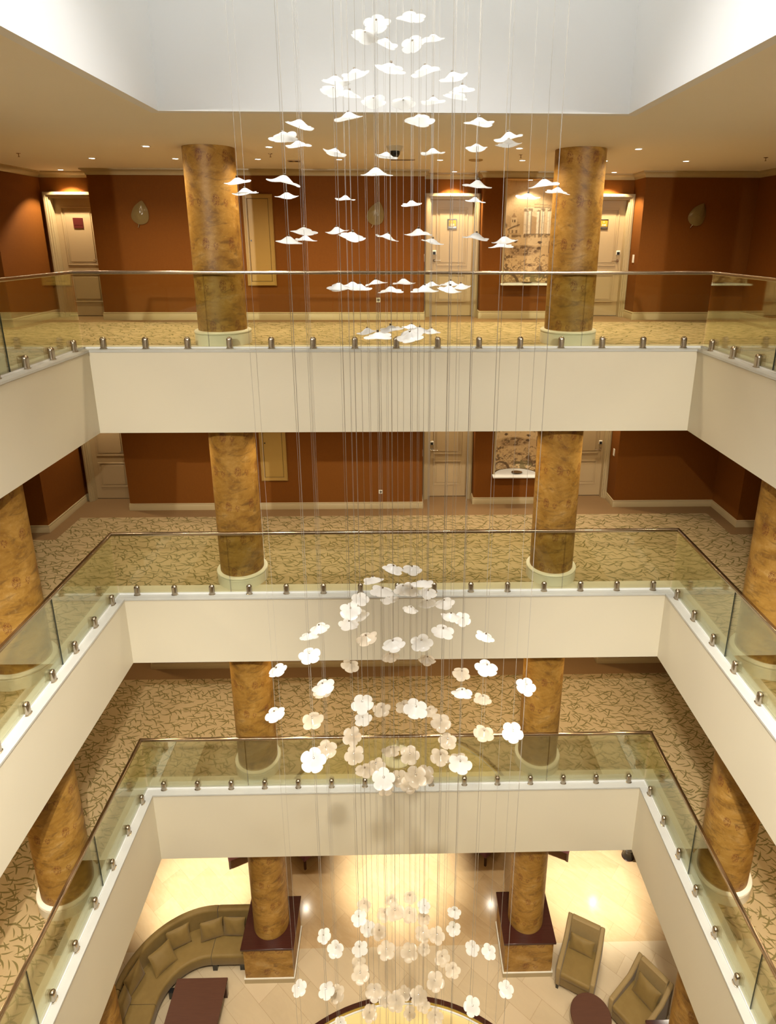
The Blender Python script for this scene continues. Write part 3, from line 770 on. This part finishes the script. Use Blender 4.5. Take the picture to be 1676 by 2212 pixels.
# niche lamps
for F, lv in ((F3, 3), (F2, 2)):
    d = empty('downlight', (NX, YM+.13, F+NZ1-.012), label=f"small glowing downlight in the painted niche of the {'top' if lv == 3 else 'middle'} floor", cat='downlight', group='niche downlights')
    for nm, me in (('lens', lens_m), ('rim', rim_m)):
        o = bpy.data.objects.new(nm, me); C.objects.link(o); o.parent = d
    spot('lamp', (0, 0, -.02), LP['niche'], (1, .88, .68), size=110, blend=.6, rad=.03, parent=d)
# daylight-white luminous ceiling of the shaft
def area(name, loc, sx, sy, power, col, rot=(0,0,0)):
    l = bpy.data.lights.new(name, 'AREA'); l.shape = 'RECTANGLE'; l.size = sx; l.size_y = sy; l.energy = power; l.color = col
    o = bpy.data.objects.new(name, l); C.objects.link(o); o.location = loc; o.rotation_euler = rot
    return o
area('skylight', (0, (SY0+SY1)/2, C3+SH-.05), 2*SX-.1, SY1-SY0-.1, LP['sky'], (.94, 1, .965))
for a, b in ((-.8, -.8), (.8, -.8), (-.5, .2), (.5, .2), (0, -1.4)):
    o = spot('chandelier_lamp', (a, YC+b, C3+SH-.1), LP['chand'], (1, .97, .92), size=84, blend=.8, rad=.15)
wd = bpy.data.worlds.new('world'); sc.world = wd; wd.use_nodes = True
wd.node_tree.nodes['Background'].inputs[0].default_value = (1, .95, .85, 1); wd.node_tree.nodes['Background'].inputs[1].default_value = .3

# ------------------------------------------------------------------ small ceiling fittings
e = empty('dome_camera', (-.01, 9.07, C3), label='black dome security camera hanging below the top ceiling', cat='camera')
MB().lathe([(.115, 0), (.112, -.012), (.095, -.045), (.088, -.06)], 32).build('mount', 'white_plastic', e)
MB().lathe([(.068, -.06), (.070, -.075), (.066, -.10), (.048, -.13), (.020, -.147), (.001, -.15)], 32).build('dome', 'black_plastic', e)
for i, (x, y) in enumerate(((-5.46, 10.0), (-1.81, 9.9), (1.82, 9.86), (5.52, 10.03))):
    e = empty('sprinkler', (x, y, C3), label=f'tiny fire sprinkler under the top ceiling, {ordw(i+1)} from left', cat='sprinkler', group='ceiling sprinklers')
    MB().lathe([(.032, 0), (.032, -.004), (.010, -.008)], 20).build('rosette', 'bronze', e)
    m = MB(); m.tube((0, 0, -.004), (0, 0, -.045), .006, 8); m.lathe([(.001, -.045), (.016, -.045), (.016, -.048), (.001, -.048)], 16); m.build('nozzle', 'bronze', e)
e = empty('ceiling_vent', (.10, 10.51, C3), label='narrow dark slotted vent in the ceiling behind the dome camera', cat='vent')
B(-.20, .20, -.035, .035, -.010, 0).build('frame', 'panel_paint', e); m = MB()
for k in range(3): m.box(-.185, .185, -.026+.02*k, -.016+.02*k, -.012, -.009)
m.build('slot', 'gap_dark', e)
e = empty('ceiling_vent', (-1.60, 10.73, C3), label='small square ceiling vent with two dark slots, left of the camera', cat='vent')
B(-.09, .09, -.09, .09, -.012, 0).build('frame', 'panel_paint', e); m = MB()
for sg in (-1, 1): m.box(sg*.045-.025, sg*.045+.025, -.06, .06, -.014, -.011)
m.build('slot', 'gap_dark', e)
e = empty('smoke_detector', (1.24, 10.49, C3), label='flat round smoke detector on the top ceiling right of the camera', cat='smoke detector')
MB().lathe([(.11, 0), (.108, -.012), (.08, -.022), (.001, -.024)], 32).build('cover', 'panel_paint', e)

# ------------------------------------------------------------------ hanging glass flowers and their wires
VARS = 6
def flower_mesh(seed, matn):
    r = random.Random(seed); ph = r.uniform(0, 6.28); asym = [r.uniform(.88, 1.1) for _ in range(5)]; ht = r.uniform(.36, .48); w1, w2 = r.uniform(.04, .09), r.uniform(.03, .07); p1, p2 = r.uniform(0, 6), r.uniform(0, 6)
    sg = r.uniform(.30, .38)
    nu = 70; rows = [.03, .10, .18, .27, .36, .46, .57, .68, .79, .88, .95, 1.0]
    def top(a, t):
        q = (a*5/(2*PI)) % 5; i = int(q); fr = q-i
        lobe = math.sqrt(max(0, math.sin(PI*fr)))
        R = (.76+.25*lobe*asym[i]); R = 1*(1-t)*.82+R*t if t < 1 else R
        rr = t*R
        z = ht*math.exp(-(rr/sg)**2/2*1.05) + (w1*math.sin(2*a+p1)+w2*math.sin(3*a+p2))*rr**1.6 + .06*rr*rr - .05*(1-lobe)*t**4
        return rr*math.cos(a+ph), rr*math.sin(a+ph), z
    m = MB(); vs = []; fs = []; th = .045; nr = len(rows)
    for t in rows:
        for k in range(nu): vs.append(top(2*PI*k/nu, t))
    for t in rows:
        for k in range(nu):
            x, y, z = top(2*PI*k/nu, t*.985); vs.append((x, y, z-th*(1 if t < .95 else .55)))
    o = nr*nu
    for i in range(nr-1):
        for k in range(nu):
            a, b = i*nu+k, i*nu+(k+1)%nu
            fs.append((a, b, b+nu, a+nu)); fs.append((o+a, o+a+nu, o+b+nu, o+b))
    for k in range(nu):
        a, b = (nr-1)*nu+k, (nr-1)*nu+(k+1)%nu; fs.append((a, b, o+b, o+a))
        fs.append((k, o+k, o+(k+1)%nu, (k+1)%nu))
    m.smooth = True; m.add(vs, fs)
    me = m.mesh('glass_flower', matn)
    return me
FW = [flower_mesh(100+i, 'petal_white') for i in range(VARS)]; FB = [flower_mesh(200+i, 'petal_clear') for i in range(VARS)]
bead = MB().lathe([(.001, -.012), (.007, -.010), (.009, 0), (.007, .010), (.001, .012)], 12, caps=False).mesh('ferrule', 'steel')
FL_A = """814,48,61,-8,-16|888.4,34,65,0,2|787,74,61,5,-16|832,91,55,15,0|893,92,56,-15,-18|936,82,50,-5,0|842,145,70,10,2|921,151,67,-12,0|768,158,63,-12,0|724,174,63,5,2|979,165,65,-12,2|999,191,58,-3,0|983,205,54,8,0|719,193,56,2,-16|753,201.5,54,10,0|807,216,55,-3,-18|871,220,54,0,-18|936,217,55,-3,0|754,252,64,-8,2|905,257,69,0,-8|646,268,63,12,2|612,293.5,64,-8,-10|644,311,57,-4,0|725,328,53,12,-3|827.5,336,51,8,0|936,327.5,54,-3,2|1035,262,66,2,2|1029,318,48,0,-10|1099.6,294,65,-10,2|1091,309,60,-3,0|812,373,73,-1,4|513.7,391,60,-6,10|529.7,414,58,-5,4|612.5,390,76,11,4|619.6,422,52.5,0,10|746,428,45,2,3|889,439,46,-5,8|1034,398,66,5,6|1026.6,432,46.5,5,0|1175.8,397,67,-9,6|1204,412,54.5,7,2|1140,424,54.5,4,0|623.7,519,60,5,8|657,498,60,2,-12|659.5,516,50,4,0|727.5,497,53,-6,4|760.6,508,61,10,12|829.5,511,52,15,2|904,502,62,-1,8|933,521,51,13,0|1026,511,59,6,8|1088,519,58,-7,6|1082,530,54.6,-3,-4|731,618,52,0,10|734,621,50,0,4|761.5,615,45,0,2|779.4,620,54,2,4|811.6,610,52,-8,0|844,626,57,-2,2|872.5,609.5,52,-1,0|916,625,62,0,2|932.5,614,40,0,2|973.5,612,46,0,0|973.5,624,55,10,4|996,618,44,-6,2|794,715,48,-8,2|821.5,724,63,-3,2|835,709,54,-8,2|888.5,723,61,-9,20|890,706,42,5,0|932,714,40,5,4|906,712,50,3,6"""
FL_B = """840,1227.6,46.5,12,0,w|895,1228.7,45,3,2,w|806,1252,46,-6,-14,w|825,1276,52,8,0,w|835.5,1294,41,-6,-6,w|874,1270,45,-10,4,w|887,1276,43,4,0,w|919,1259,50,-3,-12,w|926,1279.5,41,5,4,w|922.5,1302,41,-8,-6,w|777.5,1293,40,4,14,w|754,1317,48,5,18,w|772,1328,40,-10,4,w|757,1347,45,5,0,w|960,1301.7,45,-10,2,w|886.7,1316,36,10,-8,w|974,1330.7,44,8,-4,w|1001,1336,36,0,30,w|957,1362.6,51,6,2,w|693,1356,45,-10,-2,w|666.5,1373,42,-5,-10,w|670,1414.5,48,0,14,w|793,1377,49,-14,0,b|850,1390.5,52,-8,0,w|911.7,1387,50,-3,14,w|836.5,1417,40,-6,0,b|922.5,1424,40,6,0,b|1048,1374,43,16,0,w|759,1436,41,12,6,b|599,1446.7,43,-18,4,w|996,1454,41,6,8,b|1049.6,1441.7,52,6,4,w|700.5,1482,51,-12,0,w|698.7,1493,43,-8,0,b|783,1518,50,-4,12,w|824,1531,40,-4,10,b|898,1529.5,53,4,14,w|868,1526,38,0,6,b|930,1535,32,-10,4,b|955.4,1558.5,45,3,20,b|997,1496.5,47,3,-10,w|1042,1509,40,5,0,b|783,1552,39,-6,6,w|594,1541,46,-14,4,w|678,1554.5,48,-6,8,b|762,1588.6,42,4,26,b|764,1629,44,-8,24,b|707.7,1618,48,-4,10,b|676.5,1640,57,6,16,w|968,1599,42,3,12,b|1045,1582,46.5,6,8,b|1107,1579.6,48,3,22,w|1135,1481,45,5,18,w|843,1621,41,-3,-8,b|892.8,1629,43,4,24,b|950.4,1633,46,6,8,b|994,1649,52,5,2,w|996,1638,40,-3,0,b|786,1664,43,5,-4,b|811.5,1653,41,-8,6,b|828.7,1681,51,3,20,w|861.6,1679,38,0,20,b|897,1675,49,6,14,b|917,1672,43,-10,24,b|890,1693,42,4,10,b|833,1704,36,0,0,b"""
FL_C = """786,1955,32,4,6,b|773.7,1982,35,-5,8,w|793.7,2004.7,33,5,16,w|817,2011.6,34,3,6,b|844.5,1944,27,0,0,b|847,1969,40,-4,6,b|829,1974.5,33,6,6,b|883.8,1937.5,30,0,6,b|888,1974.5,36,4,10,b|920,1956.7,29,12,20,w|920,1982.7,30,6,6,b|910,2015.7,36,5,10,b|947.4,2019.8,36,8,14,b|918.6,2050,27,0,4,b|981,1970,31,4,-10,w|980.4,2005.5,32,-5,4,w|700.4,2020.6,31,-8,16,w|723.7,2050,37,10,6,w|774.5,2048.6,36,-8,0,w|776.4,2077.4,31,-4,4,b|778.6,2103.5,40,-5,6,b|835.4,2051.4,39,4,16,b|885,2055.5,38,0,16,b|957,2067.8,35,-10,8,b|977.6,2095,35,0,0,b|1020,2047,32,8,6,w|1055,2055,33,12,10,w|651,2133.7,33,-10,14,w|704.5,2139,36,-8,4,w|729,2144.7,35,-12,16,b|808,2142,40,3,0,b|940.6,2118.6,40,-10,14,b|1092.7,2135.8,35,10,10,w|1018.8,2172,38,8,20,w|833.5,2157,30,0,14,b|857,2162.5,40,8,10,b|873,2144.7,30,0,14,b|905,2150,38,-4,10,b|917,2169.4,32,10,10,b|799,2187,34,-8,20,b|885,2187,27,0,20,b|942,2197,37,0,0,b|735,2210,27,6,6,w"""
BANDS = {'A': [(0, 118, 'high against the white skylight wall'), (118, 240, 'low against the white skylight wall'), (240, 345, 'against the tan ceiling'), (345, 460, 'against the wall just under the top ceiling'), (460, 560, 'just above the top handrail'), (560, 660, 'just below the top handrail'), (660, 800, 'low in front of the top balcony glass')],
         'B': [(0, 1287, 'in front of the middle balcony glass'), (1287, 1345, 'over the top of the middle fascia'), (1345, 1432, 'over the lower part of the middle fascia'), (1432, 1500, 'at the far edge of the lower brown carpet'), (1500, 1570, 'in front of the lower brown carpet'), (1570, 1650, 'level with the lower handrail'), (1650, 1800, 'at the foot of the lower balcony glass')],
         'C': [(0, 1990, 'in the upper ring over the lobby floor'), (1990, 2062, 'in the second ring over the lobby floor'), (2062, 2128, 'in the third ring over the lobby floor'), (2128, 2400, 'in the lowest ring over the lobby floor')]}
wires = []; flowers = []
def place(P, r0):
    best = None
    for i, (X, Y) in enumerate(wires):
        if abs(Y-P.y) > .32: continue
        q = (P-Vector((0,0,EYE)))*(Y/P.y)
        if abs(q.x-X) < .032 and (best is None or abs(q.x-X) < best[0]): best = (abs(q.x-X), i, Vector((X, Y, q.z+EYE)), Y/P.y)
    if best: return best[1], best[2], r0*best[3]
    wires.append((P.x, P.y)); return len(wires)-1, P, r0
for cl, txt, D in (('A', FL_A, .170), ('B', FL_B, .168), ('C', FL_C, .150)):
    L = []
    for it in txt.split('|'):
        q = it.split(','); u, v, w, roll, tilt = map(float, q[:5]); kind = q[5] if len(q) > 5 else 'w'
        d = FPX*D/w; R = ray(u, v)
        Y = min(max(d*R.y, YC-1.25), YC+1.25); d = Y/R.y
        P = R*d+Vector((0, 0, EYE)); r0 = w*d/FPX/2
        _, P, r0 = place(P, r0)
        L.append((u, v, roll, tilt, kind, P, r0))
    for v0, v1, where in BANDS[cl]:
        sub = sorted([x for x in L if v0 <= x[1] < v1], key=lambda x: x[0])
        for i, (u, v, roll, tilt, kind, P, r0) in enumerate(sub):
            me = (FW if kind == 'w' else FB)[random.randrange(VARS)]
            o = bpy.data.objects.new('glass_flower', me); C.objects.link(o)
            tl = tilt+random.uniform(-3, 3)
            rot = Matrix.Rotation(math.radians(roll), 4, 'Y') @ Matrix.Rotation(math.radians(tl), 4, 'X') @ Matrix.Rotation(random.uniform(0, 2*PI), 4, 'Z')
            o.matrix_world = Matrix.Translation(P-Vector((0, 0, .16*r0))) @ rot @ Matrix.Diagonal((r0, r0, r0, 1))
            lk = 'frosted white' if kind == 'w' else 'translucent beige'
            tag(o, f'{lk} glass flower, {ordw(i+1)} from left {where}', 'glass flower', 'chandelier glass flowers')
            f = bpy.data.objects.new('ferrule', bead); C.objects.link(f); f.parent = o; f.scale = (1/r0*.8,)*3; f.location = (0, 0, .43)
WT = C3+SH
wm = MB().tube((0, 0, 0), (0, 0, 1), 1, 6).mesh('suspension_wire', 'wire_steel')
ws = sorted(((seen((x, y, C3+.2))[0], x, y) for x, y in wires))
for i, (u, x, y) in enumerate(ws):
    o = bpy.data.objects.new('suspension_wire', wm); C.objects.link(o); o.location = (x, y, .12); o.scale = (.0011, .0011, WT-.12)
    tag(o, f'thin vertical steel wire of the flower chandelier, {ordw(i+1)} from left', 'wire', 'chandelier suspension wires')
print('WIRES', len(wires))

# ------------------------------------------------------------------ lobby
RCX, RCY, RR = .03, 5.37, 3.13
e = empty('floor_ring', (RCX, RCY, 0), label='large low ring with dark rim and gold line under the glass flowers', cat='floor ring')  # ring on the lobby floor; the raised rim is assumed
MB().lathe([(RR-.085, .0), (RR-.085, .10), (RR, .10), (RR, .0)], 128, caps=False).build('rim', 'dark_wood', e)
MB().lathe([(RR-.115, .0), (RR-.115, .085), (RR-.085, .085), (RR-.085, .0)], 128, caps=False).build('gold_band', 'gold_trim', e)
MB().lathe([(RR-.140, .0), (RR-.140, .075), (RR-.115, .075), (RR-.115, .0)], 128, caps=False).build('white_band', 'white_gloss', e)
MB().lathe([(.001, .055), (RR-.140, .055)], 128, caps=False).build('floor_disc', 'pale_floor', e)

# curved sofa
SCX, SCY, SR = -3.70, 8.23, .79
def arc(a0, a1, n): return [(SCX+SR*math.cos(math.radians(a0+(a1-a0)*k/n)), SCY+SR*math.sin(math.radians(a0+(a1-a0)*k/n)), math.cos(math.radians(a0+(a1-a0)*k/n)), math.sin(math.radians(a0+(a1-a0)*k/n))) for k in range(n+1)]
SECT = [[(-3.055, SCY+SR, 0, 1), (-3.697, SCY+SR, 0, 1)], arc(90.4, 179.6, 28), [(SCX-SR, SCY-.003, -1, 0), (SCX-SR, 7.54, -1, 0)]]
e = empty('curved_sofa', (0, 0, 0), label='olive velvet curved corner sofa wrapping round the coffee table by the left pedestal', cat='sofa')
for path in SECT:
    MB().sweep(path, rrect(0, .64, .17, .445, .055)).build('seat', 'velvet', e)
    pr = []
    for (o, z) in rrect(.0, .17, .0, .68, .05): pr.append((.57+o+.035*(z/.68 if o < .085 else 0), .17+z))
    MB().sweep(path, pr).build('backrest', 'velvet', e)
    MB().sweep(path, [(.16, .05), (.66, .05), (.66, .17), (.16, .17)]).build('plinth', 'black_plastic', e)
for x, y in ((-3.12, 9.10), (-3.66, 9.10), (-4.36, 8.62), (-4.58, 7.62), (-5.12, 7.62), (-3.12, 9.7)):
    B(x-.045, x+.045, y-.045, y+.045, 0, .17).build('leg', 'black_plastic', e)
def cushion(name, a, b, t, matn='velvet'):
    m = MB(); n = 18
    def side(s):
        def fn(u, v):
            x, y = 2*u-1, 2*v-1
            px = a*x*(1-.07*(1-y*y)*abs(x)); py = b*y*(1-.07*(1-x*x)*abs(y))
            z = t*max(0, (1-abs(x)**2.6))**.55*max(0, (1-abs(y)**2.6))**.55
            z += .006*math.sin(7*x+3*y)*(1-x*x)*(1-y*y)
            return (px, py, s*z)
        return fn
    m.grid(side(1), n, n); m.grid(side(-1), n, n)
    return m.mesh(name, matn)
cus = cushion('scatter_cushion', .225, .205, .065)
for x, y, nd, tl, lb in ((-3.75, 9.33, 107, 76, 'second from the pedestal end of the sofa'), (-3.33, 9.38, 88, 77, 'at the pedestal end of the sofa'), (-4.36, 9.20, 118, 74, 'third from the pedestal end of the sofa'),
                     (-4.58, 8.90, 138, 46, 'lying flattest at the bend of the sofa'), (-4.93, 8.52, 162, 78, 'just past the bend toward the near end'), (-4.97, 8.10, 176, 78, 'nearest the bottom edge of the photo')):
    a = math.radians(nd); o = bpy.data.objects.new('scatter_cushion', cus); C.objects.link(o)
    pu = .05 if tl > 60 else 0
    o.matrix_world = Matrix.Translation((x+pu*math.cos(a), y+pu*math.sin(a), .45+.19*math.sin(math.radians(tl))+.03)) @ Matrix.Rotation(a-PI/2, 4, 'Z') @ Matrix.Rotation(math.radians(tl), 4, 'X')
    tag(o, f'olive velvet scatter cushion on the curved sofa, {lb}', 'cushion', 'sofa cushions')
e = empty('coffee_table', (-3.76, 8.0, 0), label='rectangular dark brown coffee table inside the curve of the olive sofa', cat='table')
B(-.48, .48, -.75, .66, .38, .43).build('tabletop', 'table_wood', e, bevel=.006)
B(-.44, .44, -.71, .62, .31, .38).build('apron', 'dark_wood', e)
for x in (-.43, .43):
    for y in (-.70, .61): B(x-.035, x+.035, y-.035, y+.035, 0, .31).build('leg', 'dark_wood', e)
# armchairs
def armchair():
    e = empty('armchair')
    arm = [(-.455, .12), (-.46, .53), (-.44, .565), (.10, .615), (.16, .635), (.44, .895), (.47, .90), (.455, .12)]
    for sg in (-1, 1):
        m = MB(); x0, x1 = sorted((sg*.275, sg*.365)); n = len(arm)
        m.add([(x0, y, z) for y, z in arm]+[(x1, y, z) for y, z in arm], [tuple(range(n)), tuple(range(2*n-1, n-1, -1))]+[(i, n+i, n+(i+1)%n, (i+1)%n) for i in range(n)])
        m.build('armrest', 'velvet_light', e, bevel=.02)
    bk = [(.20, .30), (.37, .885), (.40, .905), (.47, .905), (.46, .12), (.22, .12)]
    m = MB(); n = len(bk); m.add([(-.276, y, z) for y, z in bk]+[(.276, y, z) for y, z in bk], [tuple(range(n)), tuple(range(2*n-1, n-1, -1))]+[(i, n+i, n+(i+1)%n, (i+1)%n) for i in range(n)])
    m.build('backrest', 'velvet_light', e, bevel=.015)
    m = MB(); m.add([], []); pr = rrect(-.45, .27, .30, .455, .05)
    m.add([(-.272, y, z) for y, z in pr]+[(.272, y, z) for y, z in pr], [tuple(range(len(pr))), tuple(range(2*len(pr)-1, len(pr)-1, -1))]+[(i, len(pr)+i, len(pr)+(i+1)%len(pr), (i+1)%len(pr)) for i in range(len(pr))])
    m.build('seat', 'velvet', e)
    B(-.276, .276, -.43, .25, .12, .31).build('seat_frame', 'velvet', e)
    for x in (-.32, .32):
        for y in (-.41, .41): B(x-.025, x+.025, y-.025, y+.025, 0, .122).build('leg', 'black_plastic', e)
    return e
def face(ax, ay): return math.atan2(ax, -ay)
a1 = armchair(); a1.location = (3.56, 8.84, 0); a1.rotation_euler = (0, 0, math.atan2(-.47, .88)); tag(a1, 'olive velvet armchair with lumbar cushion beside the right pedestal', 'armchair', 'lobby armchairs')
a2 = copy_tree(a1); a2.location = (4.46, 8.08, 0); a2.rotation_euler = (0, 0, math.atan2(-.80, .60)); tag(a2, 'olive velvet armchair with square cushion nearest the right balcony edge', 'armchair', 'lobby armchairs')
lum = cushion('lumbar_cushion', .235, .150, .055); sq = cushion('scatter_cushion', .235, .20, .065)
for ch, me, lx, ly, lz, tl, rz, lb in ((a1, lum, -.01, .155, .585, 62, 0, 'oblong olive cushion leaning in the armchair beside the right pedestal'), (a2, sq, .03, .13, .62, 62, -4, 'square olive cushion leaning in the armchair near the right balcony edge')):
    o = bpy.data.objects.new(me.name, me); C.objects.link(o)
    o.matrix_world = Matrix.Translation(ch.location) @ Matrix.Rotation(ch.rotation_euler.z, 4, 'Z') @ Matrix.Translation((lx, ly, lz)) @ Matrix.Rotation(math.radians(rz), 4, 'Z') @ Matrix.Rotation(math.radians(tl), 4, 'X')
    tag(o, lb, 'cushion')
e = empty('round_table', (3.48, 7.86, 0), label='small round dark brown table between the two olive armchairs', cat='table')
MB().lathe([(.001, .475), (.35, .475), (.362, .482), (.362, .498), (.355, .505), (.001, .505)], 64, caps=False).build('tabletop', 'table_wood', e)
MB().lathe([(.20, 0), (.20, .02), (.035, .04), (.03, .475)], 32).build('pedestal', 'dark_wood', e)
# plum chairs half hidden under the lower fascia
def plum():
    e = empty('lounge_chair')
    B(-.30, .30, 0, .60, .24, .42).build('seat', 'plum_fabric', e, bevel=.02)
    B(-.30, .30, .52, .64, .30, .80).build('backrest', 'plum_fabric', e, bevel=.02)
    for x in (-.275, .275):
        for y in (.03, .58): B(x-.022, x+.022, y-.022, y+.022, 0, .242).build('leg', 'dark_wood', e)
    return e
pc = None
for x, y, rz, lb in ((-3.90, 11.19, 25, 'plum upholstered chair under the lower fascia, left of the left lobby column'), (-2.16, 11.14, -45, 'plum upholstered chair with pointed corner, just right of the left lobby column'), (2.02, 11.14, 45, 'plum upholstered chair with pointed corner, just left of the right lobby column'), (3.96, 11.21, -25, 'plum upholstered chair under the lower fascia, right of the right lobby column')):
    c = plum() if pc is None else copy_tree(pc); pc = pc or c
    a = math.radians(rz); off = {25: (-.275, .03), -45: (.275, .03), 45: (-.275, .03), -25: (.275, .03)}[rz]
    r = Matrix.Rotation(a, 4, 'Z')
    lo = Vector((x, y, 0)) - r @ Vector((off[0], off[1], 0))
    c.location = lo; c.rotation_euler = (0, 0, a)
    tag(c, lb, 'chair', 'plum lobby chairs')
e = empty('dark_stool', (5.42, 11.30, 0), label='black rounded stool at the far right under the lower fascia', cat='stool')
MB().lathe([(.10, 0), (.13, .02), (.10, .10), (.12, .25), (.20, .38), (.20, .43), (.001, .44)], 32).build('seat', 'black_plastic', e)
MB().lathe([(.135, 0), (.14, .012), (.13, .02)], 32).build('foot', 'dark_wood', e)

# round chrome stand behind the lower balcony glass
R = ray(858, 1646); zz = (F1+.30-EYE)/R.z; P = R*zz
e = empty('round_stand', (P.x, max(P.y, 9.13), F1), label='round white topped chrome stand behind the lower balcony glass', cat='stand')
MB().lathe([(.16, 0), (.16, .012), (.02, .03), (.018, .28)], 28).build('stem', 'chrome', e)
MB().lathe([(.02, .28), (.26, .28), (.275, .29), (.275, .305), (.001, .31)], 48, caps=False).build('top', 'silver_white', e)
MB().lathe([(.272, .285), (.285, .29), (.285, .302), (.272, .307)], 48, caps=False).build('rim', 'chrome', e)
MB().lathe([(.05, .311), (.085, .325), (.09, .34), (.06, .32), (.001, .316)], 28, caps=False).build('ash_bowl', 'bronze', e)
m = MB(); pts = [Vector((.0, .17, .31)), Vector((.0, .18, .48)), Vector((.0, .14, .56)), Vector((.02, .06, .58)), Vector((.03, .0, .52))]
for a, b in zip(pts, pts[1:]): m.tube(a, b, .016, 10)
m.build('hook', 'chrome', e)

# ------------------------------------------------------------------ output look
sc.view_settings.view_transform = 'Standard'; sc.view_settings.look = 'None'; sc.view_settings.gamma = 1.0; sc.view_settings.use_curve_mapping = False
sc.view_settings.exposure = LP['exposure']
sc.cycles.use_denoising = True
sc.cycles.max_bounces = 10; sc.cycles.diffuse_bounces = 5; sc.cycles.glossy_bounces = 4; sc.cycles.transparent_max_bounces = 40; sc.cycles.transmission_bounces = 4
sc.cycles.sample_clamp_indirect = 5; sc.cycles.caustics_reflective = False; sc.cycles.caustics_refractive = False
